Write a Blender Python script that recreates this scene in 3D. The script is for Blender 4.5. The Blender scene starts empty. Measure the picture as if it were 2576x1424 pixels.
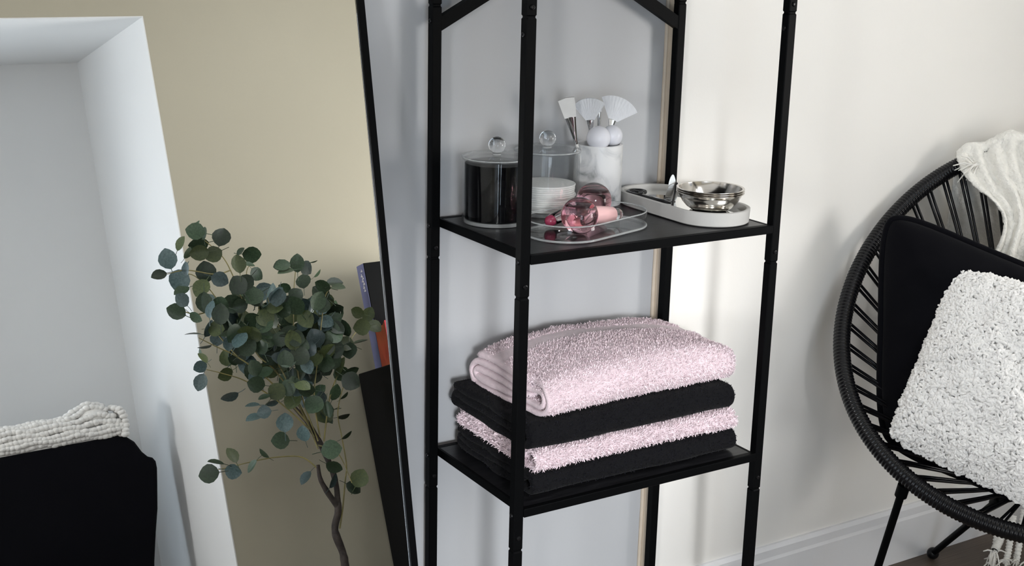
import bpy, bmesh, math, random
import numpy as np
from mathutils import Vector, Matrix, Quaternion

SC = bpy.context.scene
COL = SC.collection
RNG = np.random.default_rng(7)
random.seed(7)

# ------------------------------------------------------------------ camera
CAM_POS = (-1.17967, -1.86076, 0.83478)
RGT = (0.851123, -0.524474, 0.022736)
UPV = (0.117215, 0.232077, 0.965609)
FWD = (0.511713, 0.819187, -0.259002)
cam_d = bpy.data.cameras.new('camera')
cam = bpy.data.objects.new('camera', cam_d)
COL.objects.link(cam)
cam_d.sensor_width = 36.0
cam_d.lens = 3309.22 / 2576 * 36.0
cam_d.clip_start = 0.02
cam.matrix_world = Matrix(((RGT[0], UPV[0], -FWD[0], CAM_POS[0]),
                           (RGT[1], UPV[1], -FWD[1], CAM_POS[1]),
                           (RGT[2], UPV[2], -FWD[2], CAM_POS[2]),
                           (0, 0, 0, 1)))
SC.camera = cam

# ------------------------------------------------------------------ world, daylight, exposure
world = bpy.data.worlds.new('sky')
SC.world = world
world.use_nodes = True
world.node_tree.nodes['Background'].inputs[0].default_value = (0.62, 0.74, 0.95, 1)
world.node_tree.nodes['Background'].inputs[1].default_value = 0.5

def window_light(name, loc, direction, sx, sy, power, color):
    d = bpy.data.lights.new(name, 'AREA')
    d.shape = 'RECTANGLE'; d.size = sx; d.size_y = sy
    d.energy = power; d.color = color
    o = bpy.data.objects.new(name, d)
    COL.objects.link(o)
    o.location = loc
    o.rotation_euler = Vector(direction).to_track_quat('-Z', 'Z').to_euler()
    return o

# daylight in the window openings of the room, plus an added overhead fill
window_light('daylight_right_window', (2.16, -1.72, 0.45), (-1, 0, 0), 0.80, 2.24, 104, (1.0, 0.97, 0.935))
window_light('daylight_left_window', (-2.61, -2.13, 0.55), (1, 0, 0), 0.40, 1.36, 135, (0.99, 0.995, 1.0))
window_light('daylight_rear_window', (-1.75, 0.39, 0.75), (0, -1, 0), 1.06, 1.36, 15, (0.98, 0.99, 1.0))
window_light('daylight_alcove_window', (-1.23, -3.46, 0.18), (0, 1, 0), 1.00, 1.74, 30, (0.74, 0.87, 1.0))
window_light('overhead_fill', (1.10, -1.20, 2.11), (0, 0, -1), 0.76, 0.96, 12, (0.94, 0.97, 1.0))  # unseen fill from above, added to brighten cushions and chair
# low hazy sun that comes in through the alcove window and reaches the rack
sun_d = bpy.data.lights.new('low_sun', 'SUN')
sun_d.energy = 2.15; sun_d.angle = math.radians(7); sun_d.color = (0.97, 0.98, 1.0)
sun = bpy.data.objects.new('low_sun', sun_d)
COL.objects.link(sun)
sun.location = (-2.5, -6.0, 2.0)
sun.rotation_euler = Vector((0.43, 1.0, -0.225)).to_track_quat('-Z', 'Z').to_euler()

SC.view_settings.view_transform = 'Standard'
SC.view_settings.look = 'None'
SC.view_settings.exposure = 0.2
SC.view_settings.gamma = 1.0
SC.view_settings.use_curve_mapping = False

# ------------------------------------------------------------------ materials
MATS = {}

def mat(name, color, rough=0.5, metallic=0.0, spec=0.5, var=0.0, vscale=20.0, bump=0.0, bscale=60.0,
        bdist=0.002, sheen=0.0, trans=0.0, ior=1.45, coat=0.0, color2=None, stretch=(1, 1, 1), objvar=0.0,
        subsurf=0.0, detail=4.0):
    if name in MATS:
        return MATS[name]
    m = bpy.data.materials.new(name)
    m.use_nodes = True
    nt = m.node_tree
    b = nt.nodes['Principled BSDF']
    b.inputs['Roughness'].default_value = rough
    b.inputs['Metallic'].default_value = metallic
    b.inputs['Specular IOR Level'].default_value = spec
    b.inputs['Transmission Weight'].default_value = trans
    b.inputs['IOR'].default_value = ior
    b.inputs['Coat Weight'].default_value = coat
    b.inputs['Sheen Weight'].default_value = sheen
    if subsurf:
        b.inputs['Subsurface Weight'].default_value = subsurf
        b.inputs['Subsurface Radius'].default_value = (0.01, 0.01, 0.01)
    tc = nt.nodes.new('ShaderNodeTexCoord')
    mp = nt.nodes.new('ShaderNodeMapping')
    mp.inputs['Scale'].default_value = stretch
    nt.links.new(tc.outputs['Object'], mp.inputs['Vector'])
    nz = nt.nodes.new('ShaderNodeTexNoise')
    nz.inputs['Scale'].default_value = vscale
    nz.inputs['Detail'].default_value = detail
    nt.links.new(mp.outputs['Vector'], nz.inputs['Vector'])
    ramp = nt.nodes.new('ShaderNodeValToRGB')
    c = np.array(color[:3])
    c2 = np.array(color2[:3]) if color2 is not None else c * (1 - var)
    ramp.color_ramp.elements[0].position = 0.3
    ramp.color_ramp.elements[1].position = 0.7
    ramp.color_ramp.elements[0].color = (*c2, 1)
    ramp.color_ramp.elements[1].color = (*c, 1)
    nt.links.new(nz.outputs['Fac'], ramp.inputs['Fac'])
    out = ramp.outputs['Color']
    if objvar:
        oi = nt.nodes.new('ShaderNodeObjectInfo')
        hs = nt.nodes.new('ShaderNodeHueSaturation')
        mr = nt.nodes.new('ShaderNodeMapRange')
        mr.inputs['To Min'].default_value = 1 - objvar
        mr.inputs['To Max'].default_value = 1 + objvar
        nt.links.new(oi.outputs['Random'], mr.inputs['Value'])
        nt.links.new(mr.outputs['Result'], hs.inputs['Value'])
        nt.links.new(out, hs.inputs['Color'])
        out = hs.outputs['Color']
    nt.links.new(out, b.inputs['Base Color'])
    if bump:
        bn = nt.nodes.new('ShaderNodeTexNoise')
        bn.inputs['Scale'].default_value = bscale
        bn.inputs['Detail'].default_value = 5
        nt.links.new(mp.outputs['Vector'], bn.inputs['Vector'])
        bp = nt.nodes.new('ShaderNodeBump')
        bp.inputs['Strength'].default_value = bump
        bp.inputs['Distance'].default_value = bdist
        nt.links.new(bn.outputs['Fac'], bp.inputs['Height'])
        nt.links.new(bp.outputs['Normal'], b.inputs['Normal'])
    MATS[name] = m
    return m


def clear_acrylic(name, tint=(0.97, 0.975, 0.975), refl=1.0, rough=0.02):
    """thin clear plastic wall: passes light straight through, mirrors by Fresnel"""
    m = bpy.data.materials.new(name)
    m.use_nodes = True
    nt = m.node_tree
    nt.nodes.remove(nt.nodes['Principled BSDF'])
    o = nt.nodes['Material Output']
    tr = nt.nodes.new('ShaderNodeBsdfTransparent'); tr.inputs[0].default_value = (*tint, 1)
    gl = nt.nodes.new('ShaderNodeBsdfGlossy'); gl.inputs['Roughness'].default_value = rough
    lw = nt.nodes.new('ShaderNodeLayerWeight'); lw.inputs['Blend'].default_value = 0.5
    pw = nt.nodes.new('ShaderNodeMath'); pw.operation = 'POWER'; pw.inputs[1].default_value = 4.0
    mul = nt.nodes.new('ShaderNodeMath'); mul.operation = 'MULTIPLY_ADD'
    mul.inputs[1].default_value = 0.65 * refl; mul.inputs[2].default_value = 0.022 * refl
    mx = nt.nodes.new('ShaderNodeMixShader')
    nt.links.new(lw.outputs['Facing'], pw.inputs[0])
    nt.links.new(pw.outputs[0], mul.inputs[0])
    nt.links.new(mul.outputs[0], mx.inputs[0])
    nt.links.new(tr.outputs[0], mx.inputs[1])
    nt.links.new(gl.outputs[0], mx.inputs[2])
    nt.links.new(mx.outputs[0], o.inputs[0])
    MATS[name] = m
    return m

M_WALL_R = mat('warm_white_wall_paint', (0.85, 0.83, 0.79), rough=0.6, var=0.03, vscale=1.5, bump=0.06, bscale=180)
M_WALL_L = mat('shade_darkened_wall_paint', (0.43, 0.44, 0.455), rough=0.42, var=0.03, vscale=1.2, bump=0.04, bscale=160)  # wall's shade put into the colour; the paint itself is near white
M_WALL_BEIGE = mat('beige_wall_paint', (0.425, 0.392, 0.305), rough=0.65, var=0.04, vscale=1.3, bump=0.06, bscale=170)
M_REVEAL = mat('white_plaster', (0.74, 0.74, 0.735), rough=0.7, var=0.03, vscale=2, bump=0.05, bscale=150)
M_CEIL = mat('ceiling_white', (0.82, 0.81, 0.79), rough=0.8, var=0.02)
M_TRIM = mat('white_gloss_trim', (0.80, 0.80, 0.81), rough=0.3, var=0.02, vscale=3)
M_BEAD = mat('cream_bead', (0.56, 0.48, 0.385), rough=0.5, var=0.1, vscale=30, bump=0.2, bscale=50)
M_PLANK = mat('grey_brown_oak', (0.14, 0.105, 0.08), rough=0.5, color2=(0.07, 0.053, 0.04), vscale=9, stretch=(0.6, 7, 1),
              bump=0.15, bscale=18, objvar=0.25)
M_GROUT = mat('floor_gap', (0.05, 0.04, 0.035), rough=0.9)
M_STEEL = mat('black_powder_coat', (0.0022, 0.0024, 0.0027), rough=0.45, spec=0.045, bump=0.04, bscale=600, bdist=0.0005)
M_BOARD = mat('black_wood_grain', (0.016, 0.016, 0.018), color2=(0.006, 0.006, 0.007), spec=0.3, rough=0.30, vscale=14, stretch=(1, 9, 9),
              bump=0.25, bscale=14, bdist=0.0012)
M_BOLT = mat('black_bolt', (0.012, 0.012, 0.013), rough=0.3, metallic=0.6)
M_PINK = mat('dusty_pink_terry', (0.74, 0.60, 0.64), rough=0.95, spec=0.1, var=0.12, vscale=60, sheen=0.3, bump=0.5, bscale=420, bdist=0.003)
M_PINKP = mat('dusty_pink_loops', (0.86, 0.72, 0.765), rough=0.95, spec=0.1, var=0.22, vscale=140, sheen=0.2)
M_PINKH = mat('dusty_pink_hem', (0.58, 0.43, 0.45), rough=0.9, spec=0.1, var=0.15, vscale=200, bump=0.3, bscale=300)
M_BLK = mat('black_terry', (0.0065, 0.0065, 0.0075), rough=0.95, spec=0.05, sheen=0.03, bump=0.4, bscale=420, bdist=0.002)
M_BLKP = mat('black_loops', (0.012, 0.012, 0.015), rough=0.95, spec=0.05)
M_VELVET = mat('black_velvet', (0.0035, 0.0035, 0.005), rough=0.9, spec=0.05, sheen=0.03, bump=0.2, bscale=30, bdist=0.004)
M_ACRY = clear_acrylic('clear_acrylic')
M_ACRYE = mat('acrylic_edge', (0.80, 0.82, 0.82), rough=0.12, trans=0.75, ior=1.3)
M_GLASS = mat('clear_glass', (0.97, 0.98, 0.99), rough=0.0, trans=1.0, ior=1.47)
M_BLKFILL = mat('black_filling', (0.0015, 0.0015, 0.002), rough=0.3, spec=0.05, bump=0.3, bscale=6, stretch=(12, 12, 0.2))
M_COTTON = mat('white_cotton', (0.82, 0.82, 0.80), rough=0.95, spec=0.1, var=0.05, vscale=90, bump=0.3, bscale=200)
M_PGLASS = mat('globe_glass', (0.98, 0.93, 0.94), rough=0.0, trans=1.0, ior=1.18)
M_PLIQ = mat('pink_liquid', (0.93, 0.56, 0.62), rough=0.0, trans=1.0, ior=1.33)
M_PHAND = mat('pink_handle', (0.82, 0.50, 0.50), rough=0.35, subsurf=0.2)
M_PTIP = mat('dark_pink_tip', (0.45, 0.06, 0.13), rough=0.15, trans=0.4)
M_STEELB = mat('brushed_steel', (0.62, 0.59, 0.55), rough=0.16, metallic=1.0, var=0.08, vscale=8, stretch=(1, 1, 30), bump=0.03, bscale=20)
M_CHROME = mat('chrome', (0.8, 0.8, 0.8), rough=0.06, metallic=1.0)
M_CERAM = mat('matte_white_ceramic', (0.50, 0.49, 0.47), rough=0.6, var=0.05, vscale=30, bump=0.1, bscale=200)
M_MIRROR = mat('mirror_glass', (0.90, 0.91, 0.90), rough=0.0, metallic=1.0)
M_BGLASS = mat('black_plastic', (0.008, 0.008, 0.009), rough=0.25)
M_BRISTLE = mat('white_bristle', (0.84, 0.85, 0.88), rough=0.6, var=0.12, vscale=40, stretch=(20, 20, 1))
M_BRISTLE2 = mat('cream_bristle', (0.78, 0.77, 0.75), rough=0.7, var=0.06, vscale=40)
M_FROST = mat('frosted_white', (0.80, 0.80, 0.85), rough=0.25, subsurf=0.4)
M_CORD = mat('black_pvc_cord', (0.0045, 0.0045, 0.0055), rough=0.25, spec=0.32)
M_BOUC = mat('ivory_boucle', (0.96, 0.945, 0.92), rough=0.95, spec=0.1, var=0.10, vscale=50, sheen=0.2)
M_THROW = mat('ivory_knit', (0.90, 0.88, 0.82), rough=0.95, spec=0.1, var=0.1, vscale=60, sheen=0.2, bump=0.9, bscale=150, bdist=0.006)
M_YARN = mat('ivory_yarn', (0.84, 0.82, 0.77), rough=0.95, spec=0.1, var=0.1, vscale=60)
M_KNIT = mat('white_chunky_knit', (0.80, 0.78, 0.75), rough=0.95, spec=0.1, var=0.14, vscale=50, bump=0.5, bscale=90, bdist=0.004)
M_LEAF = mat('eucalyptus_leaf', (0.042, 0.072, 0.038), rough=0.42, color2=(0.021, 0.039, 0.020), vscale=12, objvar=0.55, spec=0.5)
M_LEAFB = mat('eucalyptus_leaf_blue_sheen', (0.085, 0.130, 0.132), rough=0.36, color2=(0.042, 0.072, 0.072), vscale=12, objvar=0.45)  # blue-grey sheen of the lit leaves put into the colour
M_LEAFY = mat('eucalyptus_leaf_olive', (0.075, 0.095, 0.034), rough=0.45, color2=(0.042, 0.06, 0.022), vscale=12, objvar=0.35)
M_STEM = mat('golden_green_stem', (0.30, 0.25, 0.085), rough=0.5, color2=(0.13, 0.12, 0.05), vscale=25)
M_BARK = mat('dark_bark', (0.055, 0.042, 0.036), rough=0.8, color2=(0.02, 0.016, 0.014), vscale=40, bump=0.8, bscale=60, bdist=0.006)
M_POT = mat('charcoal_pot', (0.05, 0.05, 0.05), rough=0.7)
M_SOIL = mat('soil', (0.04, 0.03, 0.02), rough=1.0, bump=0.6, bscale=60)
M_CAB = mat('black_cabinet', (0.005, 0.005, 0.0055), rough=0.6, spec=0.12, var=0.2, vscale=20)
M_SPINE = mat('violet_blue_card', (0.16, 0.17, 0.32), rough=0.5, var=0.2, vscale=10)
M_BOXBLK = mat('black_card', (0.005, 0.0055, 0.006), rough=0.6, spec=.1)
M_BAGO = mat('orange_paper', (0.62, 0.17, 0.06), rough=0.7, color2=(0.50, 0.06, 0.04), vscale=6)
M_BAGR = mat('red_paper', (0.55, 0.03, 0.05), rough=0.6, var=0.15, vscale=10)
M_PAPER = mat('white_paper', (0.85, 0.82, 0.78), rough=0.8)

# marble
def marble():
    m = bpy.data.materials.new('white_marble'); m.use_nodes = True
    nt = m.node_tree; b = nt.nodes['Principled BSDF']
    b.inputs['Roughness'].default_value = 0.3
    tc = nt.nodes.new('ShaderNodeTexCoord')
    n1 = nt.nodes.new('ShaderNodeTexNoise'); n1.inputs['Scale'].default_value = 14; n1.inputs['Detail'].default_value = 6
    n1.inputs['Distortion'].default_value = 1.6
    nt.links.new(tc.outputs['Object'], n1.inputs['Vector'])
    r = nt.nodes.new('ShaderNodeValToRGB')
    e = r.color_ramp.elements
    e[0].position = 0.30; e[0].color = (0.20, 0.22, 0.22, 1)
    e[1].position = 0.50; e[1].color = (0.76, 0.76, 0.76, 1)
    k = e.new(0.38); k.color = (0.58, 0.59, 0.60, 1)
    nt.links.new(n1.outputs['Fac'], r.inputs['Fac'])
    nt.links.new(r.outputs['Color'], b.inputs['Base Color'])
    return m
M_MARBLE = marble()

# ------------------------------------------------------------------ mesh helpers
LOC = {}

def empty(name, loc, label, cat, group=None):
    o = bpy.data.objects.new(name, None)
    COL.objects.link(o)
    o.location = loc
    o.empty_display_size = 0.03
    LOC[o.name] = Vector(loc)
    tag(o, label, cat, group)
    return o

def tag(o, label=None, cat=None, group=None, kind=None):
    if label: o['label'] = label
    if cat: o['category'] = cat
    if group: o['group'] = group
    if kind: o['kind'] = kind
    return o

def make_mesh(name, V, F, smooth=False, angle=None):
    V = np.asarray(V, dtype=np.float64).reshape(-1, 3)
    me = bpy.data.meshes.new(name)
    if isinstance(F, np.ndarray) and F.ndim == 2:
        n, k = F.shape
        me.vertices.add(len(V)); me.vertices.foreach_set('co', V.ravel())
        me.loops.add(n * k); me.loops.foreach_set('vertex_index', F.ravel().astype(np.int32))
        me.polygons.add(n)
        me.polygons.foreach_set('loop_start', np.arange(0, n * k, k, dtype=np.int32))
        me.polygons.foreach_set('loop_total', np.full(n, k, dtype=np.int32))
        me.update(calc_edges=True)
    else:
        me.from_pydata([tuple(v) for v in V], [], [tuple(int(i) for i in f) for f in F])
        me.update()
    me.validate()
    if smooth:
        me.polygons.foreach_set('use_smooth', np.ones(len(me.polygons), dtype=bool))
        if angle is not None:
            me.set_sharp_from_angle(angle=math.radians(angle))
    return me

def part(name, geo, material, parent=None, smooth=False, angle=None, label=None, kind=None):
    """mesh object with world coordinates; child of parent when given"""
    V, F = geo
    V = np.asarray(V, dtype=np.float64).reshape(-1, 3)
    L = LOC[parent.name] if parent is not None else Vector((0, 0, 0))
    me = make_mesh(name, V - np.array(L), F, smooth, angle)
    me.materials.append(material)
    o = bpy.data.objects.new(name, me)
    COL.objects.link(o)
    if parent is not None:
        o.parent = parent
    LOC[o.name] = L
    if label: o['label'] = label
    if kind: o['kind'] = kind
    return o

def thing(name, geo, material, label, cat, loc, group=None, smooth=False, angle=None):
    """a thing that is one mesh; its origin at loc"""
    V, F = geo
    V = np.asarray(V, dtype=np.float64).reshape(-1, 3)
    me = make_mesh(name, V - np.array(loc), F, smooth, angle)
    me.materials.append(material)
    o = bpy.data.objects.new(name, me)
    COL.objects.link(o)
    o.location = loc
    LOC[o.name] = Vector(loc)
    tag(o, label, cat, group)
    return o

def struct(name, geo, material, smooth=False, angle=None, parent=None):
    o = part(name, geo, material, parent, smooth, angle)
    if parent is None:
        o['kind'] = 'structure'
    return o

def join(*geos):
    V = []; F = []; n = 0
    for v, f in geos:
        v = np.asarray(v, dtype=np.float64).reshape(-1, 3)
        V.append(v)
        F += [tuple(int(i) + n for i in t) for t in f]
        n += len(v)
    return np.vstack(V), F

def box(x0, x1, y0, y1, z0, z1):
    V = [(x, y, z) for x in (x0, x1) for y in (y0, y1) for z in (z0, z1)]
    F = [(0, 1, 3, 2), (4, 6, 7, 5), (0, 4, 5, 1), (2, 3, 7, 6), (0, 2, 6, 4), (1, 5, 7, 3)]
    return np.array(V), F

def bbox(x0, x1, y0, y1, z0, z1, bev=0.002, seg=2):
    bm = bmesh.new()
    V, F = box(x0, x1, y0, y1, z0, z1)
    vs = [bm.verts.new(v) for v in V]
    for f in F: bm.faces.new([vs[i] for i in f])
    bmesh.ops.bevel(bm, geom=bm.edges[:], offset=bev, segments=seg, affect='EDGES', profile=0.7)
    bmesh.ops.recalc_face_normals(bm, faces=bm.faces[:])
    bm.verts.index_update()
    out = (np.array([v.co[:] for v in bm.verts]), [tuple(v.index for v in f.verts) for f in bm.faces])
    bm.free()
    return out

def norm(v):
    v = np.asarray(v, float)
    return v / (np.linalg.norm(v) + 1e-12)

def frames(P, closed=False):
    P = np.asarray(P, float); n = len(P)
    T = np.zeros_like(P)
    for i in range(n):
        a = P[(i - 1) % n] if (closed or i > 0) else P[i]
        b = P[(i + 1) % n] if (closed or i < n - 1) else P[i]
        T[i] = norm(b - a)
    up = np.array([0, 0, 1.0])
    if abs(T[0] @ up) > 0.9: up = np.array([1.0, 0, 0])
    N = np.zeros_like(P); N[0] = norm(np.cross(up, T[0]))
    for i in range(1, n):
        v = N[i - 1] - (N[i - 1] @ T[i]) * T[i]
        N[i] = norm(v)
    B = np.cross(T, N)
    return T, N, B

def tube(P, r, seg=8, closed=False, cap=True):
    P = np.asarray(P, float); n = len(P)
    r = np.broadcast_to(np.asarray(r, float), (n,))
    T, N, B = frames(P, closed)
    a = np.linspace(0, 2 * np.pi, seg, endpoint=False)
    V = P[:, None, :] + r[:, None, None] * (np.cos(a)[None, :, None] * N[:, None, :] + np.sin(a)[None, :, None] * B[:, None, :])
    V = V.reshape(-1, 3)
    F = []
    for i in range(n if closed else n - 1):
        j = (i + 1) % n
        for k in range(seg):
            l = (k + 1) % seg
            F.append((i * seg + k, j * seg + k, j * seg + l, i * seg + l)[::-1])
    if cap and not closed:
        F.append(tuple(range(seg)))
        F.append(tuple((n - 1) * seg + k for k in range(seg))[::-1])
    return V, F

def lathe(profile, c=(0, 0, 0), seg=48, cap_first=False, cap_last=False):
    """profile: list of (radius, z); turned about the vertical through c"""
    n = len(profile)
    a = np.linspace(0, 2 * np.pi, seg, endpoint=False)
    V = []
    for r, z in profile:
        V.append(np.stack([c[0] + r * np.cos(a), c[1] + r * np.sin(a), np.full(seg, c[2] + z)], 1))
    V = np.vstack(V); F = []
    for i in range(n - 1):
        for k in range(seg):
            l = (k + 1) % seg
            F.append((i * seg + k, i * seg + l, (i + 1) * seg + l, (i + 1) * seg + k))
    if cap_first: F.append(tuple(range(seg))[::-1])
    if cap_last: F.append(tuple((n - 1) * seg + k for k in range(seg)))
    return V, F

def sphere(c, r, nu=24, nv=14, scale=(1, 1, 1)):
    prof = [(math.sin(t) * r, -math.cos(t) * r) for t in np.linspace(0.0, math.pi, nv)]
    prof[0] = (1e-5, -r); prof[-1] = (1e-5, r)
    V, F = lathe(prof, (0, 0, 0), nu, True, True)
    return V * np.array(scale) + np.array(c), F

def axis_lathe(profile, p0, direction, seg=24, caps=True):
    """profile (radius, distance) turned about an axis through p0"""
    V, F = lathe(profile, (0, 0, 0), seg, caps, caps)
    q = Vector((0, 0, 1)).rotation_difference(Vector(direction).normalized()).to_matrix()
    return V @ np.array(q).T + np.array(p0), F

def stadium(cx, cy, hl, hw, ang, n=24):
    """closed outline, half length hl (whole), half width hw"""
    s = hl - hw
    pts = []
    for t in np.linspace(-np.pi / 2, np.pi / 2, n): pts.append((s + hw * np.cos(t), hw * np.sin(t)))
    for t in np.linspace(np.pi / 2, 3 * np.pi / 2, n): pts.append((-s + hw * np.cos(t), hw * np.sin(t)))
    pts = np.array(pts)
    c, q = math.cos(ang), math.sin(ang)
    return pts @ np.array([[c, q], [-q, c]]) + np.array([cx, cy])

def rings(loops, cap_first=True, cap_last=True):
    """stack of equal-length closed loops (n,3) joined by quads"""
    n = len(loops[0]); V = np.vstack(loops); F = []
    for i in range(len(loops) - 1):
        for k in range(n):
            l = (k + 1) % n
            F.append((i * n + k, i * n + l, (i + 1) * n + l, (i + 1) * n + k))
    if cap_first: F.append(tuple(range(n))[::-1])
    if cap_last: F.append(tuple((len(loops) - 1) * n + k for k in range(n)))
    return V, F

def ring_at(xy, z):
    return np.column_stack([xy, np.full(len(xy), z)])

def hashn(i):
    i = (i.astype(np.int64) * 374761393 + 668265263) & 0xFFFFFFFF
    i = ((i ^ (i >> 13)) * 1274126177) & 0xFFFFFFFF
    return ((i ^ (i >> 16)) & 0xFFFFFF) / 0xFFFFFF

def vnoise(P, scale, seed=0):
    """smooth value noise in [-1, 1] at points P (n,3)"""
    Q = np.asarray(P) * scale + seed * 17.31
    I = np.floor(Q).astype(np.int64); f = Q - I
    f = f * f * (3 - 2 * f)
    out = np.zeros(len(Q))
    for dx in (0, 1):
        for dy in (0, 1):
            for dz in (0, 1):
                h = hashn((I[:, 0] + dx) * 73856093 + (I[:, 1] + dy) * 19349663 + (I[:, 2] + dz) * 83492791 + seed * 7919)
                w = (f[:, 0] if dx else 1 - f[:, 0]) * (f[:, 1] if dy else 1 - f[:, 1]) * (f[:, 2] if dz else 1 - f[:, 2])
                out += h * w
    return out * 2 - 1

def tri_sample(V, F, n, rng, keep=None):
    """n random points and normals on a mesh given as verts and polygons"""
    T = []
    for f in F:
        for i in range(1, len(f) - 1): T.append((f[0], f[i], f[i + 1]))
    T = np.array(T)
    A, B, C_ = V[T[:, 0]], V[T[:, 1]], V[T[:, 2]]
    cr = np.cross(B - A, C_ - A); ar = np.linalg.norm(cr, axis=1)
    N = cr / (ar[:, None] + 1e-15)
    w = ar.copy()
    if keep is not None: w = w * keep(N, (A + B + C_) / 3)
    idx = rng.choice(len(T), n, p=w / w.sum())
    u, v = rng.random(n), rng.random(n)
    s = u + v > 1; u[s], v[s] = 1 - u[s], 1 - v[s]
    return A[idx] + u[:, None] * (B - A)[idx] + v[:, None] * (C_ - A)[idx], N[idx]

def loops_pile(P, N, length, width, rng, droop=0.5, lean=0.9):
    """short bent terry loops standing on points P: 3 cross strips each"""
    n = len(P)
    d = rng.normal(size=(n, 3)); d -= (d * N).sum(1)[:, None] * N
    d /= np.linalg.norm(d, axis=1)[:, None] + 1e-9
    side = np.cross(N, d)
    L = length * (0.6 + 0.8 * rng.random(n))[:, None]
    w = width * (0.7 + 0.6 * rng.random(n))[:, None]
    up = N + lean * d * rng.random(n)[:, None]
    up /= np.linalg.norm(up, axis=1)[:, None]
    base = P - N * 0.001
    mid = base + up * L * 0.6
    tip = mid + (up * (1 - droop) + d * droop) * L * 0.5
    V = np.stack([base - side * w, base + side * w, mid - side * w, mid + side * w, tip - side * w * 0.6, tip + side * w * 0.6], 1).reshape(-1, 3)
    b = (np.arange(n) * 6)[:, None]
    F = np.concatenate([b + np.array([[0, 1, 3, 2]]), b + np.array([[2, 3, 5, 4]])], 0)
    return V, F

# ------------------------------------------------------------------ the room
FZ = -0.797          # floor
CZ = 2.10            # ceiling
YR = 0.352           # back wall, right part
YL = 0.372           # back wall, set-back left part
XE = 0.587           # where the two parts meet
XL, XR = -2.60, 2.15 # side walls
YF = -2.40           # front wall (seen in the mirror)
AX0, AX1 = -1.90, 0.295   # alcove in the front wall
AY = -3.45; AZ0, AZ1 = 1.675, 1.845

def wall_with_hole(axis, at, thick, a0, a1, z0, z1, ha0, ha1, hz0, hz1):
    """wall slab with a rectangular opening; axis 'x' = plane of constant x"""
    g = []
    lo, hi = min(at, at + thick), max(at, at + thick)
    for (p, q, r, s) in ((a0, ha0, z0, z1), (ha1, a1, z0, z1), (ha0, ha1, z0, hz0), (ha0, ha1, hz1, z1)):
        g.append(box(lo, hi, p, q, r, s) if axis == 'x' else box(p, q, lo, hi, r, s))
    return join(*g)

floor = struct('floor', box(XL, XR, AY, YL, FZ - 0.04, FZ - 0.006), M_GROUT)
pm = None
for i, y in enumerate(np.arange(AY, YL - 0.01, 0.225)):
    x = XL - (0.0, 0.5, 0.95)[i % 3]
    while x < XR:
        xa, xb = max(x, XL), min(x + 1.38, XR)
        yb = min(y + 0.2225, YL)
        if xb - xa > 0.05:
            V, F = box(0, 1, 0, 1, 0, 1)
            if pm is None:
                pm = make_mesh('plank', *bbox(0, 1, 0, 1, 0, 1, 0.004, 1)); pm.materials.append(M_PLANK)
            o = bpy.data.objects.new('plank', pm); COL.objects.link(o)
            o.parent = floor; o.location = (xa, y, FZ - 0.012); o.scale = (xb - xa - 0.002, yb - y, 0.012)
        x += 1.382
struct('ceiling', join(box(XL, XR, AY, -1.70, CZ, CZ + 0.1), box(XL, XR, -0.70, YL + 0.1, CZ, CZ + 0.1),
                       box(XL, 0.70, -1.70, -0.70, CZ, CZ + 0.1), box(1.50, XR, -1.70, -0.70, CZ, CZ + 0.1)), M_CEIL)
struct('wall_back_right', box(XE, XR + 0.1, YR, 0.52, FZ, CZ), M_WALL_R)
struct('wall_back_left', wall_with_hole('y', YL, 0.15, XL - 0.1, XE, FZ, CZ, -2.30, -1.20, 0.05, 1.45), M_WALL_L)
struct('wall_right', wall_with_hole('x', XR, 0.15, YF, YR, FZ, CZ, -2.15, -1.29, -0.72, 1.62), M_WALL_R)
struct('wall_left', wall_with_hole('x', XL, -0.1, AY, YL, FZ, CZ, -2.36, -1.90, -0.15, 1.25), M_WALL_R)
struct('wall_front', join(box(AX1, XR + 0.1, YF - 0.1, YF, FZ, CZ), box(XL, AX0, YF - 0.1, YF, FZ, CZ),
                          box(AX0, AX1, YF - 0.003, YF, AZ0, CZ)), M_WALL_BEIGE)
# alcove lining: right and left reveals, rising soffit, rear wall with its window opening
E_ = 0.004
struct('wall_alcove_right', join(box(AX1, AX1 + 0.08, AY, YF - 0.1, FZ, CZ), box(AX1 - E_, AX1, YF - .004, YF + .0006, FZ, AZ0), box(AX1 - E_, AX1, AY, YF - 0.004, FZ, AZ1 + .05)), M_REVEAL)
struct('wall_alcove_left', join(box(AX0 - 0.08, AX0, AY, YF - 0.1, FZ, CZ), box(AX0, AX0 + E_, YF - .004, YF + .0006, FZ, AZ0), box(AX0, AX0 + E_, AY, YF - 0.004, FZ, AZ1 + .05)), M_REVEAL)
sv = np.array([(AX0, YF + 0.0008, AZ0 - E_), (AX1, YF + 0.0008, AZ0 - E_), (AX1, AY, AZ1), (AX0, AY, AZ1),
               (AX0, YF + 0.0008, AZ0 + .0), (AX1, YF + 0.0008, AZ0 + .0), (AX1, AY, AZ1 + .1), (AX0, AY, AZ1 + .1)])
struct('ceiling_alcove', (sv, [(0, 1, 2, 3), (7, 6, 5, 4), (0, 4, 5, 1), (1, 5, 6, 2), (2, 6, 7, 3), (3, 7, 4, 0)]), M_REVEAL)
struct('wall_alcove_back', wall_with_hole('y', AY, -0.12, AX0 - .08, AX1 + .08, FZ, CZ, -1.80, -0.72, -0.73, 1.18), M_REVEAL)

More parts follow.
